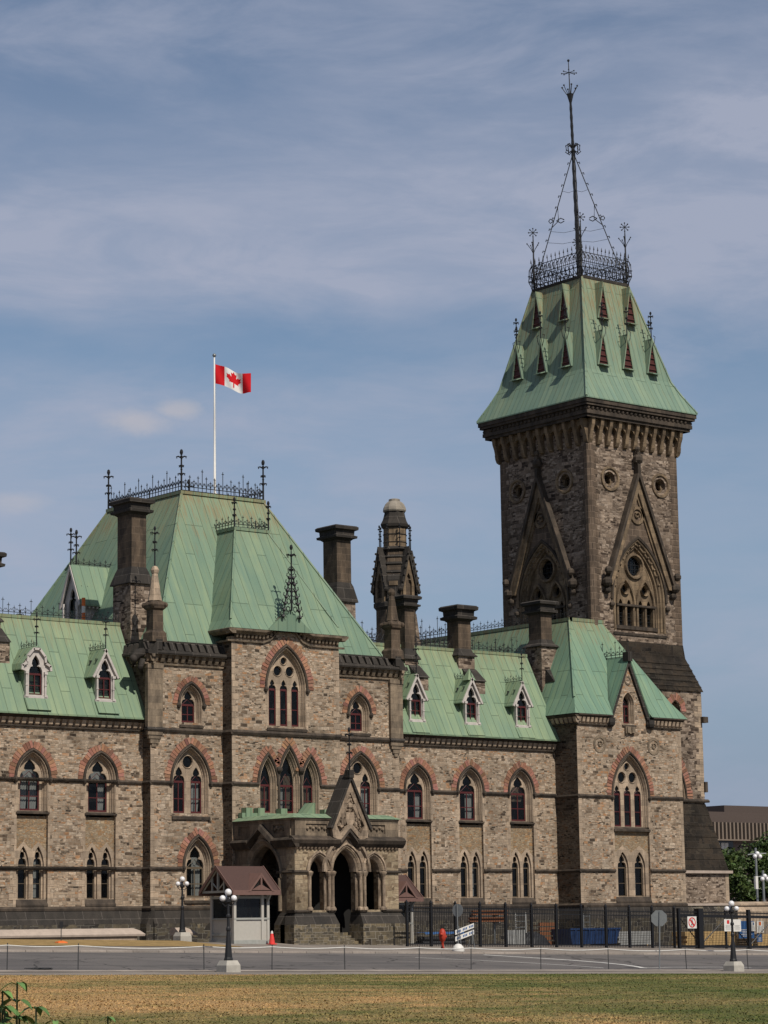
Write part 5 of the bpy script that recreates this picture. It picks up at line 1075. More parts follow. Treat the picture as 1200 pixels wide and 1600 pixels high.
for k in range(4):   # gablets
    th = k*math.pi/2; d = Vector((math.cos(th), math.sin(th), 0)); e = Vector((-d.y, d.x, 0)); c0 = Vector((tx, ty, 0))
    fr = (lambda c0, d, e: (lambda u, dd, z: c0+e*u+d*(1.2+dd)+Z*z))(c0, d, e); m.fr = fr
    m.cur = 2; m.plate([(-.5, 24.1), (.5, 24.1), (.5, 25.4), (0, 27.5), (-.5, 25.4)], [light(0, 24.4, 25.3, .26, .8)], .22, -.2); m.cur = 1; m.box(-.4, .4, -.2, -.18, 24, 26.6)
    for s_ in (-1, 1):
        m.hexa([(0, .36, 27.95), (s_*.78, .36, 25.1), (s_*.6, .36, 24.95), (0, .36, 27.3)], [(0, -.6, 27.95), (s_*.78, -.35, 25.1), (s_*.6, -.35, 24.95), (0, -.6, 27.3)]); m.ball((s_*.74, .25, 24.95), .17, 6, 4)
        for j in range(5): m.ball((s_*(.14+.13*j), .4, 27.45-.5*j), .085, 5, 4)
    # diagonal offsets between the gablets
    th2 = th+math.pi/4; d2 = Vector((math.cos(th2), math.sin(th2), 0)); e2 = Vector((-d2.y, d2.x, 0))
    m.fr = (lambda c0, d, e: (lambda u, dd, z: c0+e*u+d*dd+Z*z))(c0, d2, e2); m.cur = 1
    m.profile(-.42, .42, [(1.0, 24.2), (1.5, 24.2), (1.5, 25.6), (1.34, 26.0), (1.0, 26.0)]); m.cur = 2; m.profile(-.3, .3, [(1.0, 25.2), (1.56, 25.2), (1.56, 25.5), (1.0, 25.5)])
m.fr = WORLD
tu = part(m, 'turret', ['chimney', 'soot', 'towertrim', 'turretcap'])
c = MB()
for k in range(8): th = k*math.pi/4+q; finial(c, (tx+1.12*math.cos(th), ty+1.12*math.sin(th), 27.9), 1.6, .03, X, .13)
c.build('finial', 'iron', tu)
m = MB(); m.hexa([(108.6, 131.2, 15), (110.3, 131.2, 15), (110.3, 132.8, 15), (108.6, 132.8, 15)], [(108.6, 131.2, 23.4), (108.9, 131.2, 23.4), (108.9, 132.8, 23.4), (108.6, 132.8, 23.4)]); m.build('turret_buttress', 'tower', tu)
# ------------------------------------------------------------------ flag on its pole
FX, FY = 86.75, 123.65
t = thing('flagpole', 'tall white flagpole rising from the middle of the highest iron roof cresting on the left', 'flagpole', (FX, FY, 28.2))
m = MB(); m.lathe(0, 0, [(.2, 0), (.2, .3), (.075, .35), (.055, 5), (.045, 8.85)], 8); m.build('pole', 'white', t, True)
m = MB(); m.ball((0, 0, 8.98), .12, 10, 7); m.build('ball_finial', 'galv', t, True)
m = MB(); m.box(-.03, .03, -.09, -.05, .9, 1.1); m.tube([(.05, -.06, .95), (.07, -.06, 5), (.06, -.06, 8.3)], .008, 3); m.build('halyard', 'rope', t)
LEAF = [(0, .5), (.07, .36), (.16, .4), (.125, .15), (.235, .27), (.265, .21), (.4, .235), (.36, .1), (.42, .06), (.24, -.1), (.265, -.18), (.03, -.145), (.035, -.42)]
LEAF = LEAF+[(-a, b) for a, b in LEAF[1:][::-1]]
def inleaf(x, y):
    c = False; n = len(LEAF)
    for i in range(n):
        (x1, y1), (x2, y2) = LEAF[i], LEAF[i-1]
        if (y1 > y) != (y2 > y) and x < (x2-x1)*(y-y1)/(y2-y1)+x1: c = not c
    return c
NX, NZ = 120, 60; m = MB(); e = rt.copy(); nrm = Vector((e.y, -e.x, 0))
for i in range(NX+1):
    u = i/NX
    for j in range(NZ+1):
        v = j/NZ; wv = .16*u**.6*math.sin(u*8.2-.5+v*.9)+.05*math.sin(u*15+v*3)
        p = e*(.06+2.32*u*(1-.05*u))+nrm*wv+Z*(8.42-1.22*(1-v)-.72*u-.10*math.sin(u*3.2)*u+.1*math.sin(u*7.5)*u); m.v.append(p)
for i in range(NX):
    for j in range(NZ):
        u, v = (i+.5)/NX, (j+.5)/NZ
        m.cur = 1 if .25 < u < .75 and not inleaf((u-.5)*2, (v-.5)*1.08) else 0
        a = i*(NZ+1)+j; m.face((a, a+NZ+1, a+NZ+2, a+1))
fl = m.build('flag', ['flag_red', 'flag_white'], None, True); fl.location = (FX, FY, 28.2)
tag(fl, 'red and white Canadian flag with a maple leaf flying from the white pole', 'flag')
# ------------------------------------------------------------------ street lamps
def lamp(x, y, label):
    t = thing('street_lamp', label, 'street lamp', (x, y, gz(x, y)), 'black lamp posts with white globes')
    q = math.pi/4
    m = MB(); m.loft([[(-.37, -.37, -.1), (.37, -.37, -.1), (.37, .37, -.1), (-.37, .37, -.1)], [(-.36, -.36, .34), (.36, -.36, .34), (.36, .36, .34), (-.36, .36, .34)], [(-.27, -.27, .54), (.27, -.27, .54), (.27, .27, .54), (-.27, .27, .54)]], True, True); m.build('base_block', 'concrete', t)
    m = MB(); m.lathe(0, 0, [(.19, .54), (.19, .6), (.16, .68), (.075, 1.75), (.1, 1.8), (.1, 1.88), (.065, 1.95), (.06, 2.3), (.095, 2.34), (.095, 2.42), (.055, 2.48), (.045, 2.9), (.13, 2.98), (.13, 3.05), (.05, 3.1), (.04, 3.2), (.08, 3.24)], 10)
    for k in range(3):
        a = -YAW+(0, math.pi, math.pi/2+.35)[k]; d = Vector((math.cos(a), math.sin(a), 0)); m.tube([Vector((0, 0, 2.85)), d*.12+Z*2.8, d*.24+Z*2.92, d*.24+Z*3.0], .022, 5); m.lathe(d.x*.24, d.y*.24, [(.03, 2.96), (.075, 3.0), (.06, 3.03)], 8)
    m.build('pole', 'iron', t)
    for k in range(3):
        a = -YAW+(0, math.pi, math.pi/2+.35)[k]; d = Vector((math.cos(a), math.sin(a), 0)); g = MB(); g.ball((d.x*.24, d.y*.24, 3.13), .13, 14, 10); g.build('globe', 'globe', t, True)
    g = MB(); g.ball((0, 0, 3.38), .15, 14, 10); g.build('globe', 'globe', t, True)
    return t
l0 = lamp(61.98, 87.45, 'lamp post with white globes at the lawn edge in front of the left booth')
def lampdup(x, y, lab): return dup(l0, (x, y, gz(x, y)), lab)
lampdup(92.7, 87.45, 'lamp post with white globes at the lawn edge in front of the sliding gate')
lampdup(77.4, 113.5, 'lamp post with white globes beyond the road, close to the building wall')
def drain(x, y, label):
    t = thing('drain_cover', label, 'drain cover', (x, y, gz(x, y)+(.006 if y > 89 else .012))); m = MB(); m.lathe(0, 0, [(.62, .0), (.62, .02), (.55, .03)], 20); m.build('rim', 'postiron', t); m = MB()
    for k in range(5): m.box(-.4, .4, -.42+k*.2, -.34+k*.2, .03, .04)
    m.build('slots', 'tarp', t)
drain(54.6, 90.6, 'dark round drain cover in the road near the left edge'); drain(66.1, 87.4, 'dark round drain cover in the lawn edge right of the nearest lamp post')
# ------------------------------------------------------------------ guard booths
def booth(x, y, z, label):
    t = thing('guard_booth', label, 'guard booth', (x, y, z), 'guard booths beside the porch')
    m = MB(); m.box(-1.1, 1.1, -1.05, -1.0, .06, 1.16); m.box(-1.1, 1.1, 1.0, 1.05, .06, 2.3); m.box(1.05, 1.1, -1.0, 1.0, .06, 1.16); m.box(-1.1, -1.05, -1.0, 1.0, .06, 1.16); m.build('wall_panel', 'booth', t)
    for px, py in ((-1.1, -1.03), (1.1, -1.03), (-1.1, 1.03), (1.1, 1.03), (.72, -1.04)):
        m = MB(); m.box(px-.08, px+.08, py-.08, py+.08, 0, 2.45); m.build('post', 'booth', t)
    m = MB(); m.box(-1.16, 1.16, -1.12, -.98, 1.14, 1.24); m.box(-1.16, -1.02, -.95, .95, 1.14, 1.24); m.box(1.02, 1.16, -.95, .95, 1.14, 1.24); m.box(-1.2, 1.2, -1.14, 1.14, -.25, .06); m.box(-1.17, 1.17, -1.1, -.96, 2.26, 2.4); m.box(-1.17, -1.03, -.95, .95, 2.26, 2.4); m.box(-1.17, -1.06, -.95, .95, .3, .42)
    for s in (-1, 1):
        m.hexa([(s*.0-1.12, -1.03+.0, 2.0), (-1.12, -.97, 2.0), (-1.12, -.97, 2.1), (-1.12, -1.03, 2.1)], [(-1.5, -1.03, 2.5), (-1.5, -.97, 2.5), (-1.5, -.97, 2.6), (-1.5, -1.03, 2.6)])
        m.hexa([(1.12, -1.03, 2.0), (1.12, -.97, 2.0), (1.12, -.97, 2.1), (1.12, -1.03, 2.1)], [(1.5, -1.03, 2.5), (1.5, -.97, 2.5), (1.5, -.97, 2.6), (1.5, -1.03, 2.6)])
        m.hexa([(s*1.06-.05, -1.06, 2.0), (s*1.06+.05, -1.06, 2.0), (s*1.06+.05, -1.06, 2.12), (s*1.06-.05, -1.06, 2.12)], [(s*1.06-.05, -1.5, 2.55), (s*1.06+.05, -1.5, 2.55), (s*1.06+.05, -1.5, 2.65), (s*1.06-.05, -1.5, 2.65)])
    for gx_ in (-1.42, 1.42):   # open gable trusses
        m.box(gx_-.05, gx_+.05, -1.45, 1.45, 2.58, 2.7); m.box(gx_-.05, gx_+.05, -.05, .05, 2.7, 3.9)
        for s in (-1, 1):
            m.tube([(gx_, s*1.42, 2.66), (gx_, 0, 3.92)], .06, 4); m.tube([(gx_, 0, 2.75), (gx_, s*.72, 3.25)], .045, 4); m.box(gx_-.04, gx_+.04, s*.55-.04, s*.55+.04, 2.7, 3.4)
    m.build('timber_frame', 'boothtrim', t)
    m = MB(); m.box(-1.0, .62, -1.03, -1.02, 1.24, 2.26); m.box(.8, 1.02, -1.03, -1.02, 1.24, 2.26); m.box(-1.08, -1.07, -.95, .95, 1.24, 2.26); m.box(1.07, 1.08, -.95, .95, 1.24, 2.26); m.build('pane', 'glass', t)
    m = MB(); m.box(-.9, .9, -.1, .8, .1, 1.3); m.tube([(.35, -.6, 1.2), (.2, -.5, 2.2)], .06, 5); m.build('desk', 'blind', t)
    m = MB()
    for s in (-1, 1): m.hexa([(-1.55, 0, 4.02), (1.55, 0, 4.02), (1.55, s*1.55, 2.66), (-1.55, s*1.55, 2.66)], [(-1.55, 0, 3.94), (1.55, 0, 3.94), (1.55, s*1.55, 2.58), (-1.55, s*1.55, 2.58)])
    o = m.build('roof', 'boothroof', t)
    m = MB(); m.box(-1.57, 1.57, -1.6, -1.54, 2.44, 2.7); m.box(-1.57, 1.57, 1.54, 1.6, 2.44, 2.7)
    for gx_ in (-1.58, 1.58):
        for s in (-1, 1): m.hexa([(gx_-.02, 0, 4.06), (gx_-.02, s*1.6, 2.68), (gx_-.02, s*1.6, 2.46), (gx_-.02, 0, 3.84)], [(gx_+.02, 0, 4.06), (gx_+.02, s*1.6, 2.68), (gx_+.02, s*1.6, 2.46), (gx_+.02, 0, 3.84)])
    # small ornamental gable on the front slope
    gx_ = .3
    for s in (-1, 1): m.hexa([(gx_, -1.62, 3.62), (gx_+s*.86, -1.62, 2.62), (gx_+s*.72, -1.62, 2.62), (gx_, -1.62, 3.44)], [(gx_, -.5, 3.62), (gx_+s*.86, -1.5, 2.62), (gx_+s*.72, -1.5, 2.62), (gx_, -.5, 3.44)])
    m.box(gx_-.05, gx_+.05, -1.61, -1.5, 2.7, 3.5); m.hexa([(gx_-.7, -1.6, 2.66), (gx_+.7, -1.6, 2.66), (gx_, -1.6, 3.0)], [(gx_-.7, -1.5, 2.66), (gx_+.7, -1.5, 2.66), (gx_, -1.5, 3.0)])
    m.build('fascia', 'fascia', t)
    m = MB(); m.hexa([(gx_-.7, -1.46, 2.68), (gx_+.7, -1.46, 2.68), (gx_, -1.46, 3.45)], [(gx_-.7, -1.42, 2.68), (gx_+.7, -1.42, 2.68), (gx_, -1.42, 3.45)]); m.build('gable_recess', 'dark', t)
    return t
b0 = booth(79.82, 111.55, 1.5, 'pale guard booth with a brown gabled roof standing left of the arched porch')
dup(b0, (93.1, 115.45, 1.17), 'pale guard booth with a brown roof half hidden behind the right side of the porch')
def cone(x, y):
    t = thing('traffic_cone', 'red traffic cone with a white collar at the corner of the left guard booth', 'traffic cone', (x, y, gz(x, y)+.1))
    m = MB(); m.box(-.2, .2, -.2, .2, 0, .05); m.lathe(0, 0, [(.17, .05), (.13, .3)], 12); m.build('cone_body', 'cone', t)
    m = MB(); m.lathe(0, 0, [(.13, .3), (.075, .58)], 12); m.build('cone_sleeve', 'cone', t)
    m = MB(); m.lathe(0, 0, [(.075, .58), (.045, .72)], 12); m.build('collar', 'white', t)
cone(80.75, 109.9)
# ------------------------------------------------------------------ low coping wall and small sign on the left
def coping(x0, x1, label, top=2.28):
    t = thing('coping_wall', label, 'low wall', (x0, 114.2, 1.5)); L = x1-x0
    m = MB(front(0)); m.profile(0, L-.45, [(-.55, -.3), (.0, -.3), (.0, .38), (-.55, .38)]); m.build('wall', 'trim', t)
    m = MB(front(0)); i = .5
    m.loft([[(-.02, .12, .36), (L-.02, .12, .36), (L-.02, -.7, .36), (-.02, -.7, .36)], [(-.02, .14, .46), (L, .14, .46), (L, -.7, .46), (-.02, -.7, .46)], [(-.02, -.05, .64), (L-.2, -.05, .64), (L-.2, -.7, .64), (-.02, -.7, .64)], [(-.02, -.3, top-1.5), (L-.5, -.3, top-1.5), (L-.5, -.6, top-1.5), (-.02, -.6, top-1.5)]], True, True); m.build('coping', 'ledge', t)
coping(57, 75.4, 'long low stone wall with a sloping pinkish coping in front of the left wing')
coping(77.55, 78.8, 'short stub of low stone wall with sloping coping between lamp post and left booth')
def small_sign(x, y):
    t = thing('sign_post', 'small dark sign on a thin post with an orange foot beside the dry verge', 'sign', (x, y, gz(x, y)+.1))
    m = MB(); m.tube([(0, 0, .05), (0, 0, 1.0)], .022, 6); m.build('post', 'postiron', t)
    m = MB(); m.box(-.1, .1, -.03, -.01, .78, 1.08); m.build('sign_plate', 'iron', t)
    m = MB(); m.loft([[(-.3, -.2, -.05), (.3, -.2, -.05), (.3, .2, -.05), (-.3, .2, -.05)], [(-.26, -.16, .06), (.26, -.16, .06), (.26, .16, .06), (-.26, .16, .06)], [(-.07, -.05, .12), (.07, -.05, .12), (.07, .05, .12), (-.07, .05, .12)]], True, True); m.build('weighted_foot', 'orange', t)
small_sign(67.5, 109.8)
# ------------------------------------------------------------------ rope fence along the lawn
t = thing('rope_fence', 'white rope strung between thin dark posts along the lawn edge of the road', 'rope fence', (70, 89.3, 0)); t.location = (0, 0, 0)
xs = [47.6, 52.34, 55.69, 61.98, 65.57, 69.6, 73.9, 77.02, 81.39, 85.84, 91.22, 95.67, 100.3, 105]
for k, x in enumerate(xs):
    g = gz(x, 89.25); ln = random.uniform(-.04, .04)-(.09 if 88 < x < 97 else 0); m = MB(); m.tube([(x, 89.25, g-.1), (x+ln, 89.25, g+1.08)], .022, 6); m.ball((x+ln, 89.25, g+1.09), .03, 6, 4); m.build('post', 'postiron', t)
m = MB(); pts = []
for a, b in zip(xs, xs[1:]):
    for j in range(8): q = j/8; pts.append((a+(b-a)*q, 89.25, gz(a+(b-a)*q, 89.25)+1.02-.16*math.sin(math.pi*q)*((b-a)/4.5)*.45))
m.tube(pts, .026, 5); m.build('rope', 'rope', t)
# ------------------------------------------------------------------ black iron fence and gate
FYY = 109.0
t = thing('iron_fence', 'black iron picket fence round the building yard right of the porch', 'fence', (0, 0, 0))
xs = [89.4, 91.16, 92.96, 94.8, 96.75, 98.75, 100.7, 102.7, 104.7, 106.65, 108.56, 110.45]
for x in xs: g = gz(x, FYY); m = MB(); m.box(x-.055, x+.055, FYY-.055, FYY+.055, g, g+2.5); m.hexa([(x-.075, FYY-.075, g+2.5), (x+.075, FYY-.075, g+2.5), (x+.075, FYY+.075, g+2.5), (x-.075, FYY+.075, g+2.5)], [(x-.01, FYY-.01, g+2.66), (x+.01, FYY-.01, g+2.66), (x+.01, FYY+.01, g+2.66), (x-.01, FYY+.01, g+2.66)]); m.build('post', 'fence', t)
for a, b in zip(xs, xs[1:]):
    ga, gb = gz(a, FYY), gz(b, FYY); m = MB(); m.fr = WORLD
    for z in (.2, 1.98, 2.22): m.hexa([(a+.05, FYY-.022, ga+z), (a+.05, FYY+.022, ga+z), (a+.05, FYY+.022, ga+z+.055), (a+.05, FYY-.022, ga+z+.055)], [(b-.05, FYY-.022, gb+z), (b-.05, FYY+.022, gb+z), (b-.05, FYY+.022, gb+z+.055), (b-.05, FYY-.022, gb+z+.055)])
    n = int((b-a)/.125)
    for k in range(1, n): x = a+(b-a)*k/n; g = gz(x, FYY); m.box(x-.012, x+.012, FYY-.012, FYY+.012, g+.1, g+2.3); m.hexa([(x-.018, FYY-.012, g+2.3), (x+.018, FYY-.012, g+2.3), (x, FYY+.014, g+2.3)], [(x-.003, FYY, g+2.44), (x+.003, FYY, g+2.44), (x, FYY+.003, g+2.44)])
    m.build('picket_panel', 'fence', t)
def gate(x0, x1, y, posts, label, name='sliding_gate'):
    t = thing(name, label, 'gate', (0, 0, 0)); m = MB(); m.fr = WORLD
    g0, g1 = gz(x0, y), gz(x1, y)
    def rail(z, hh, w=.05): m.hexa([(x0, y-w, g0+z), (x0, y+w, g0+z), (x0, y+w, g0+z+hh), (x0, y-w, g0+z+hh)], [(x1, y-w, g1+z), (x1, y+w, g1+z), (x1, y+w, g1+z+hh), (x1, y-w, g1+z+hh)])
    rail(.15, .14); rail(1.98, .16); rail(2.25, .07); m.build('gate_rail', 'fence', t)
    for x, w in posts: m = MB(); g = gz(x, y); m.box(x-w, x+w, y-w, y+w, g, g+2.5); m.build('post', 'fence', t)
    m = MB(); n = int((x1-x0)/.13)
    for k in range(1, n): x = x0+(x1-x0)*k/n; g = gz(x, y); m.box(x-.011, x+.011, y-.011, y+.011, g+.25, g+2.4)
    m.build('picket_panel', 'fence', t)
    for k, ((a, _), (b, __)) in enumerate(zip(posts, posts[1:])):
        m = MB(); ga, gb = gz(a, y), gz(b, y); up_ = k % 2
        m.tube([(a, y-.06, ga+(.3 if up_ else 1.95)), (b, y-.06, gb+(1.95 if up_ else .3))], .04, 4); m.build('brace', 'fence', t)
gate(110.6, 121.4, FYY-.25, [(110.6, .09), (112.35, .2), (114.7, .06), (116.75, .1), (118.9, .07), (121.4, .1)], 'black sliding gate with diagonal braces at the right end of the picket fence')
t = thing('iron_fence', 'last stretch of black picket fence beyond the sliding gate at the right edge', 'fence', (0, 0, 0))
m = MB(); 
for k in range(60): x = 121.6+k*.13; g = gz(x, FYY); m.box(x-.011, x+.011, FYY-.011, FYY+.011, g+.1, g+2.3)
m.box(121.5, 129.4, FYY-.02, FYY+.02, gz(125, FYY)+2.1, gz(125, FYY)+2.2); m.build('picket_panel', 'fence', t)
m = MB(); m.box(125.4, 125.55, FYY-.07, FYY+.07, -.4, 2.3); m.build('post', 'fence', t)
# signs on the gate
def plate_sign(name, label, x0, x1, y, z0, z1, mat='white'):
    t = thing(name, label, 'sign', ((x0+x1)/2, y, z0)); w = (x1-x0)/2; h = z1-z0
    MB(front(0)).box(-w, w, 0, .025, 0, h).build('sign_board', mat, t); return t, w, h
FR0 = front(0)
t, w, h = plate_sign('prohibition_sign', 'white sign with a red crossed circle over a black walking figure, on the gate', 111.2, 111.98, FYY-.38, 1.83, 2.55)
m = MB(FR0); m.plate(circ(0, h*.5, .31, 24), [circ(0, h*.5, .245, 24)], .027, .034); c45 = .19
m.hexa([(-c45-.02, .035, h*.5+c45-.05), (-c45+.05, .035, h*.5+c45+.02), (c45+.02, .035, h*.5-c45+.05), (c45-.05, .035, h*.5-c45-.02)], [(-c45-.02, .028, h*.5+c45-.05), (-c45+.05, .028, h*.5+c45+.02), (c45+.02, .028, h*.5-c45+.05), (c45-.05, .028, h*.5-c45-.02)]); m.build('red_ring', 'signred', t)
m = MB(FR0); m.plate(circ(0, h*.5+.15, .04, 10), [], .026, .03); m.plate([(-.05, h*.5+.1), (.05, h*.5+.1), (.1, h*.5-.02), (.06, h*.5-.03), (.04, h*.5+.03), (.04, h*.5-.05), (.1, h*.5-.2), (.05, h*.5-.2), (0, h*.5-.08), (-.06, h*.5-.2), (-.11, h*.5-.19), (-.04, h*.5-.04), (-.05, h*.5+.04), (-.09, h*.5-.02), (-.12, h*.5)], [], .026, .031); m.build('walking_figure', 'black', t)
def notice(x0, x1, y, z0, z1, label, mat, mark, marks='black'):
    t, w, h = plate_sign('notice_board', label, x0, x1, y, z0, z1, mat)
    if mark: m = MB(FR0); m.plate([(-w*.3, h*.62), (w*.3, h*.62), (w*.3, h*.92), (-w*.3, h*.92)], [], .027, .03); m.build('emblem', mark, t)
    m = MB(FR0); r_ = random.Random(int(x0*10))
    for k in range(5): ww = w*r_.uniform(.45, .8); zz = h*(.12+.09*k); m.box(-ww, ww, .026, .029, zz, zz+h*.03)
    m.build('text_lines', marks, t); return t
notice(114.43, 115.13, FYY-.36, 1.62, 2.36, 'white notice with a red emblem, left of the two on the gate', 'white', 'signred', 'grey')
notice(115.22, 115.92, FYY-.36, 1.6, 2.34, 'white notice without red emblem, right beside the one with a red emblem', 'white', None, 'grey')
notice(119.3, 120.75, 112, 1.15, 2.25, 'dark blue board with pale lines standing behind the gate', 'bluesign', None, 'white')
notice(120.4, 120.75, 111.9, 1.6, 2.2, 'narrow white notice fixed on the dark blue board', 'white', 'bluesign', 'grey')
notice(120.85, 121.5, 111.9, 1.5, 2.24, 'white notice with an orange emblem at the far right of the yard', 'white', 'orange', 'grey')
notice(120.95, 121.45, 112.0, .9, 1.46, 'small blue board below the white notice with the orange emblem', 'bluesign', None, 'white')
# ------------------------------------------------------------------ road signs, barricade, red cover
x, y = 89.0, 88.95; g = gz(x, y)
t = thing('stop_sign', 'grey back of an octagonal road sign on a leaning post by the lawn edge', 'road sign', (x, y, g))
m = MB(); m.tube([(0, 0, -.1), (.15, 0, 2.9)], .035, 6); m.build('post', 'galv', t)
m = MB(); e = rt; cz = 2.55; pts = [(e*(.42*math.cos(math.pi/8+k*math.pi/4))+Z*(cz+.42*math.sin(math.pi/8+k*math.pi/4))+Vector((.14, .05, 0))) for k in range(8)]; m.hexa(pts, [p+Vector((.63, .777, 0))*.02 for p in pts]); m.build('sign_plate', 'galv', t)
x, y = 89.12, 104.3; g = gz(x, y)+.09
t = thing('sign_post', 'grey oval sign turned sideways on a post in a rounded white foot by the kerb', 'sign', (x, y, g))
m = MB(); m.tube([(0, 0, 0), (-.03, 0, 2.5)], .035, 6); m.build('post', 'galv', t)
m = MB(); e = Vector((.35, -.93, 0)).normalized(); pts = [e*(.33*math.cos(k*.5236))+Z*(2.18+.36*math.sin(k*.5236)) for k in range(12)]; m.hexa(pts, [p+Vector((.9, .35, 0))*.03 for p in pts]); m.build('sign_plate', 'galv', t)
m = MB(); m.lathe(0, 0, [(.34, -.1), (.34, .08), (.28, .24), (.16, .36), (.05, .4)], 12); m.build('weighted_foot', 'white', t, True)
x, y = 89.45, 106.0; g = gz(x, y)+.09
t = thing('fire_hydrant', 'bright red covered hydrant standing between the sign post and the fence', 'hydrant', (x, y, g))
m = MB(); m.lathe(0, 0, [(.12, -.05), (.1, .1), (.07, .16), (.075, .4), (.15, .48), (.19, .62), (.2, .85), (.16, 1.0), (.09, 1.1), (.03, 1.13)], 12); m.ball((.16, -.06, .68), .09, 8, 6); m.ball((-.14, -.09, .8), .1, 8, 6); m.build('cover', 'redpaint', t, True)
m = MB(); m.box(-.3, .3, -.3, .3, -.06, .03); m.build('base_plate', 'tarp', t)
x, y = 91.6, 106.6; g = gz(x, y)+.09
t = thing('barricade', 'white two-board barricade with blue lettering tilted against its folding legs', 'barricade', (x, y, g))
for dz, lab in ((0, 1), (.36, 2)):
    m = MB(front(0)); m.hexa([(-.75, .05, .42+dz), (.62, .05, .8+dz), (.62, .05, 1.05+dz), (-.75, .05, .67+dz)], [(-.75, .02, .42+dz), (.62, .02, .8+dz), (.62, .02, 1.05+dz), (-.75, .02, .67+dz)]); o = m.build('board', 'white', t)
    m = MB(front(0))
    for k in range(11):
        if k in (3, 7): continue
        a = -.66+k*.115; zz = .42+dz+(a+.75)*.277+.07; m.hexa([(a, .056, zz), (a+.075, .056, zz+.02), (a+.075, .056, zz+.14), (a, .056, zz+.12)], [(a, .05, zz), (a+.075, .05, zz+.02), (a+.075, .05, zz+.14), (a, .05, zz+.12)])
    m.build('lettering', 'bluesign', o)
for a in (-.5, .45):
    for s in (-1, 1): m = MB(); m.tube([(a, s*.3, -.1), (a+.05, .0, 1.25)], .022, 4); m.build('leg', 'galv', t)
# ------------------------------------------------------------------ building yard behind the fence
def yz(x, y): return gz(x, y)+.0
x, y = 106.45, 112.6; g = yz(x, y)
t = thing('skip_container', 'blue steel rubbish skip behind the fence in front of the end bay', 'skip', (x, y, g))
m = MB(); m.loft([[(-1.85, -.75, .12), (1.85, -.75, .12), (1.85, .75, .12), (-1.85, .75, .12)], [(-2.1, -.85, 1.05), (2.1, -.85, 1.05), (2.1, .85, 1.05), (-2.1, .85, 1.05)], [(-2.02, -.78, 1.05), (2.02, -.78, 1.05), (2.02, .78, 1.05), (-2.02, .78, 1.05)], [(-1.8, -.7, .2), (1.8, -.7, .2), (1.8, .7, .2), (-1.8, .7, .2)]], True, True); m.build('bin', 'blue', t)
m = MB(); m.box(-2.12, 2.12, -.9, -.84, .98, 1.08)
for k in range(7): a = -1.7+k*.56; m.hexa([(a, -.77, .15), (a+.1, -.77, .15), (a+.1, -.9, 1.0), (a, -.9, 1.0)], [(a, -.7, .15), (a+.1, -.7, .15), (a+.1, -.8, 1.0), (a, -.8, 1.0)])
m.build('ribs', 'blue', t)
for k in (-1.2, 1.2): m = MB(); m.box(k-.2, k+.2, -.6, .6, -.05, .12); m.build('skid', 'tarp', t)
def stack(name, label, cat, x, y, w, dep, n, th, mat, parts='layer', gap=.02, zb=.1, cols=1):
    g = yz(x, y); t = thing(name, label, cat, (x, y, g)); r_ = random.Random(int(x*7))
    for s in (-.35, .35): m = MB(); m.box(s*w-.06, s*w+.06, -dep/2, dep/2, -.05, zb); m.build('bearer', 'lumber', t)
    for k in range(n):
        dx = r_.uniform(-.12, .12)
        for c_ in range(cols):
            a = -w/2+w*c_/cols+dx; m = MB(); m.box(a+.01, a+w/cols-.02, -dep/2, dep/2, zb+k*(th+gap), zb+k*(th+gap)+th); m.build(parts, mat, t)
    return t
stack('panel_stack', 'stack of grey steel formwork panels behind the fence, right of the blue skip', 'panel stack', 110.2, 112.6, 2.9, 1.0, 6, .12, 'grey', 'panel')
stack('lumber_stack', 'long stack of yellow planks behind the sliding gate', 'lumber stack', 117.2, 113.0, 4.6, 1.2, 6, .13, 'lumber', 'plank', .015, .1, 2)
stack('lumber_stack', 'shorter pile of yellow planks behind the gate at the right edge', 'lumber stack', 122.3, 113.0, 3.6, 1.2, 5, .13, 'lumber', 'plank', .02)
x, y = 98.4, 112.9; g = yz(x, y)
t = thing('beam_rack', 'grey rack carrying two long rusty brown beams behind the fence', 'beam rack', (x, y, g))
for s in (-.9, .9): m = MB(); m.box(s-.05, s+.05, -.4, .4, 0, .08); m.box(s-.04, s+.04, -.06, .06, 0, 1.9); m.box(s-.04, s+.04, -.5, .1, 1.28, 1.34); m.box(s-.04, s+.04, -.5, .1, 1.68, 1.74); m.build('upright', 'galv', t)
for z_, a in ((1.35, -1.35), (1.75, -1.1)): m = MB(); m.box(a, a+2.7, -.45, -.2, z_, z_+.06); m.box(a, a+2.7, -.34, -.31, z_+.06, z_+.2); m.box(a, a+2.7, -.45, -.2, z_+.2, z_+.26); m.build('beam', 'rustbeam', t)
x, y = 94.6, 112.4; g = yz(x, y)
t = thing('pipe_pile', 'pile of long dark pipes under a strip of blue sheeting near the right booth', 'pipe pile', (x, y, g))
for k in range(6): m = MB(); m.tube([(-1.6+.1*(k % 2), -.4+.26*(k % 3), .14+.24*(k//3)), (1.6, -.4+.26*(k % 3), .14+.24*(k//3))], .12, 8); m.build('pipe', 'tarp', t)
m = MB(); m.loft([[(-1.5+.3*i, -.55+.02*(i % 2), .3), (-1.5+.3*i, -.5, .66+.03*(i % 2)), (-1.5+.3*i, .4, .68)] for i in range(11)]) if False else m.loft([[(-1.5+.3*i, yy, zz+.03*(i % 2)) for i in range(11)] for yy, zz in ((-.58, .62), (-.5, .74), (.4, .72))]); m.build('sheet', 'bluesign', t)
x, y = 101.9, 112.4; g = yz(x, y)
tp = MB(); r_ = random.Random(5); NN = 14; base = []
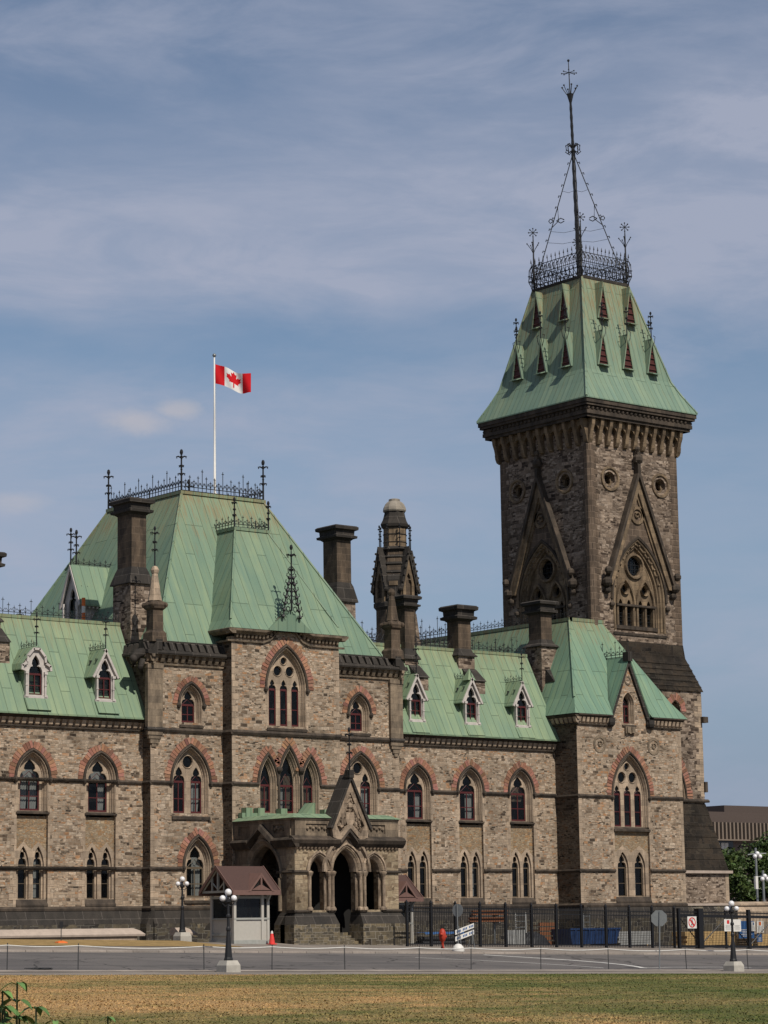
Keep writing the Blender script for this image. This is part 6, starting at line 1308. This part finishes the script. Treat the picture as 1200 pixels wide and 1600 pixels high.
for i in range(NN+1):
    for j in range(NN+1): u, v = i/NN*2-1, j/NN*2-1; hh = max(0, 1-(u*u+v*v)**.9); tp.v.append(Vector((u*1.2, v*.7, .05+.75*hh**.6+r_.uniform(-.08, .08)*hh)))
for i in range(NN):
    for j in range(NN): a = i*(NN+1)+j; tp.face((a, a+NN+1, a+NN+2, a+1))
o = tp.build('tarp_heap', 'tarp'); o.location = (x, y, g); tag(o, 'heap of rubble under a crumpled black tarpaulin, left of the blue skip', 'tarp heap')
x, y = 99.95, 111.8; g = yz(x, y); t = thing('hoarding_panel', 'pale ribbed panel leaning behind the fence left of the black tarpaulin heap', 'panel', (x, y, g))
for k in range(9): m = MB(); m.box(-.8+k*.18, -.8+k*.18+.14, -.03, .03, .0, .95); m.build('slat', 'grey', t)
m = MB(); m.box(-.85, .85, .03, .07, .2, .28); m.box(-.85, .85, .03, .07, .7, .78); m.build('batten', 'grey', t)
def scaffold(x, y, label, w=1.5, h=1.9):
    g = yz(x, y); t = thing('scaffold_frame', label, 'scaffold frame', (x, y, g), 'scaffold frames in the yard')
    for k in range(4):
        m = MB(); dx = k*.12; 
        for s in (0, w*.55): m.tube([(dx+s, k*.12, 0), (dx+s, k*.12, h)], .03, 5)
        for q in range(5): m.tube([(dx, k*.12, .3+q*.36), (dx+w*.55, k*.12, .3+q*.36)], .022, 5)
        m.build('frame', 'white' if k % 2 else 'galv', t)
scaffold(101.6, 113.6, 'bundle of white scaffold frames stacked upright behind the tarpaulin heap'); scaffold(107.6, 114.0, 'scaffold frames standing behind the right end of the blue skip', 1.0, 1.9)
x, y = 104.2, 114.0; t = thing('pallet_stack', 'brown crate and pallets behind the left end of the blue skip', 'pallets', (x, y, yz(x, y)))
for k in range(5): m = MB(); m.box(-.7, .7, -.5, .5, k*.28, k*.28+.05); m.box(-.7, .7, -.5, -.4, k*.28+.05, k*.28+.2); m.build('pallet', 'rustbeam', t)
# red tarp and orange tube on the left roof terrace
t = thing('warning_tube', 'orange and white upright tube beside the small roof dormer on the left', 'marker tube', (78.6, 125.6, 19.5)); m = MB(); m.tube([(0, 0, 0), (0, 0, 1.3)], .11, 8); m.build('tube', 'orange', t); m = MB(); m.tube([(0, 0, 1.3), (0, 0, 1.7)], .112, 8); m.build('collar', 'white', t); m = MB(); m.tube([(0, 0, 1.7), (0, 0, 2.2)], .11, 8); m.build('cap', 'orange', t)
# ------------------------------------------------------------------ right background
m = MB(front(118)); m.profile(124.3, 150, [(-.6, -1), (.62, -1), (.62, 2.2), (.5, 2.9), (.2, 3.3), (-.6, 3.3)]); t = thing('boundary_wall', 'low stone wall with a pale coping running right from the tower buttress', 'wall', (0, 0, 0)); m.build('wall', 'trim', t)
m = MB(front(118)); m.profile(124.3, 150, [(-.7, 3.3), (.35, 3.3), (.35, 3.42), (-.1, 3.56), (-.7, 3.56)]); m.build('coping', 'trim', t)
for k in range(6): pass
def leaf_cloud(cx, cy, clumps, n, size, rr_):
    m = MB()
    for (x, y, z, r) in clumps:
        tone = rr_.uniform(.65, 1.25)
        for k in range(n):
            d = Vector((rr_.gauss(0, 1), rr_.gauss(0, 1), rr_.gauss(0, 1))).normalized()*(r*rr_.random()**.35)
            p = Vector((x, y, z))+d; a = Vector((rr_.gauss(0, 1), rr_.gauss(0, 1), rr_.gauss(0, .6))).normalized(); b = a.cross(Vector((rr_.gauss(0, 1), rr_.gauss(0, 1), rr_.gauss(0, 1)))).normalized(); s = size*rr_.uniform(.6, 1.3)
            g = tone*rr_.uniform(.7, 1.3); m.col = (g*rr_.uniform(.9, 1.15), g, g*.9); i = len(m.v); m.v += [p-a*s, p+b*s*.5, p+a*s, p-b*s*.5]; m.face((i, i+1, i+2, i+3))
    return m
def tree(x, y, top, r, label, seed, n=260):
    rr_ = random.Random(seed); g = -1.2
    t = thing('tree', label, 'tree', (x, y, g), 'trees beyond the boundary wall')
    H = top-g; m = MB(); m.tube([(0, 0, -1), (.1, 0, H*.3), (0, .1, H*.6), (.1, 0, H*.85)], [.4, .3, .18, .06], 8)
    cl = []
    for k in range(26):
        a = rr_.uniform(0, 6.28); zz = H*rr_.uniform(.22, .93); w = r*math.sin(math.pi*min(1, (zz/H)*.9+.08))**.6*rr_.uniform(.35, .95); px, py = w*math.cos(a), w*math.sin(a); cl.append((px, py, zz, r*rr_.uniform(.22, .36)))
        if k % 2 == 0: m.tube([(0, 0, zz*.55), (px*.6, py*.6, zz*.85), (px, py, zz)], [.12, .07, .03], 5)
    m.build('trunk', 'bark', t); leaf_cloud(0, 0, cl, n, .26, rr_).build('crown', 'leaf', t)
tree(198.5, 190, 11.2, 4.6, 'dark bushy tree directly behind the tower buttress', 1)
tree(204.3, 187, 9.9, 3.8, 'lower rounded tree in the middle of the group beyond the low wall', 2)
tree(209.5, 193, 12.0, 4.6, 'tall bushy tree at the right edge beyond the low wall', 3)
tree(201.5, 180, 7.0, 3.4, 'short shrubby tree in front of the dark tree behind the buttress', 4)
t = thing('office_building', 'modern brown flat-roofed building with vertical fins behind the trees at right', 'building', (270, 260, 0)); t.location = (0, 0, 0)
FF = front(260)
m = MB(FF); m.box(262, 330, -40, -.6, -8, 17.2); m.build('wall', 'farpanel', t)
m = MB(FF); m.box(260, 330, -40, .2, 17.3, 18.85); m.build('parapet', 'farbrown', t); m = MB(FF); m.box(278, 330, -36, -3, 18.85, 20.05); m.build('penthouse', 'farbrown', t)
m = MB(FF); m.box(262, 330, -.6, -.1, 14.75, 17.3); m.build('window_band', 'farbrown', t); m = MB(FF)
for k in range(70): a = 262+k*.82; m.box(a, a+.3, -.1, .7, 14.75, 17.3)
m.box(262, 330, -.1, .75, 14.6, 14.78); m.build('fin', 'farfin', t)
m = MB(FF); m.box(262, 277, -.6, -.5, 11.5, 14.6); m.build('window', 'farglass', t)
for a in (273.4, 274.4, 275.2): m = MB(FF); m.box(a, a+.7, -.5, -.45, 12.3, 14.3); m.build('window_blind', 'white', t)
m = MB(FF)
for k in range(12): m.box(277+k*2.6, 277+k*2.6+.06, -.6, -.52, 8, 14.6)
m.build('panel_joint', 'farbrown', t)
def far_lamp(x, y, h, label, sign):
    t = thing('street_light', label, 'street light', (x, y, -.9))
    m = MB(); m.tube([(0, 0, 0), (0, 0, h)], .11, 6); m.tube([(-.8, .2, h-.6), (0, 0, h-.5), (.9, -.4, h-.5)], .05, 5); m.build('pole', 'galv', t)
    for a in (-.2, .2, .0): m = MB(); m.ball((a*1.6, -.2, h-.75+(.25 if a == 0 else 0)), .2, 10, 7); m.build('lamp_head', 'globe', t, True)
    if sign: m = MB(); m.box(-1.05, -.75, -.1, .1, h-1.6, h-.5); m.build('sign_plate', 'white', t)
far_lamp(163.1, 150, 7.6, 'pale pole with white globes and a side sign in front of the trees', True); far_lamp(163.9, 151.5, 9.6, 'taller thin lamp pole at the right edge in front of the trees', False)
# ------------------------------------------------------------------ plants at the lower left
def plant(x, y, top, label, seed, n=5, s=.1):
    rr_ = random.Random(seed); g = gz(x, y); t = thing('garden_plant', label, 'plant', (x, y, g), 'tall leafy plants at the lower left'); H = top-g
    m = MB(); bend = rr_.uniform(-.04, .04); m.tube([(0, 0, -.05), (bend*.5, 0, H*.5), (bend, 0, H)], [.012, .01, .005], 5); m.build('stem', 'stem', t)
    for k in range(n):
        z = H-k*.095-.01; a0 = k*1.25+rr_.uniform(0, 1)
        for q in (0, math.pi) if k else (0, 2.1, 4.2):
            a = a0+q; d = Vector((math.cos(a), math.sin(a), 0)); e = Vector((-d.y, d.x, 0)); L = s*rr_.uniform(.85, 1.35)*(1 if k else .8); w = L*.24; p = Vector((bend*z/H, 0, z)); m = MB(); ring = []
            for f, ww, dz in ((0, .05, 0), (.3, .8, .04), (.6, 1, .0), (.85, .6, -.06), (1.08, .05, -.13)):
                c_ = p+d*L*f+Z*dz*L*3.2; ring.append([c_-e*w*ww, c_-Z*w*.25, c_+e*w*ww])
            g_ = rr_.uniform(.7, 1.3); m.col = (g_, g_, g_); m.loft(ring); m.build('leaf', 'plantleaf', t, True)
plant(7.33, 12.38, 1.605, 'tallest leafy stem with drooping leaves in the lower left corner', 11, 9, .105)
plant(7.27, 12.44, 1.56, 'leafy stem cut by the left edge of the photo', 12, 9, .11)
plant(7.385, 12.42, 1.42, 'lower leafy stem just right of the tallest stem', 13, 4, .09)
plant(7.765, 12.08, 1.412, 'small leafy tip apart to the right of the other plants', 14, 3, .06)
plant(7.49, 12.3, 1.392, 'low spreading leafy tip between the tall stems and the lone one', 15, 3, .07)
plant(7.30, 12.5, 1.45, 'leafy stem between the two tallest stems in the corner', 16, 8, .1)
plant(7.40, 12.30, 1.47, 'bushy shorter stem in front of the tallest stem', 17, 7, .1)
plant(7.26, 12.36, 1.48, 'short dense stem at the left edge below the cut stem', 18, 7, .11)
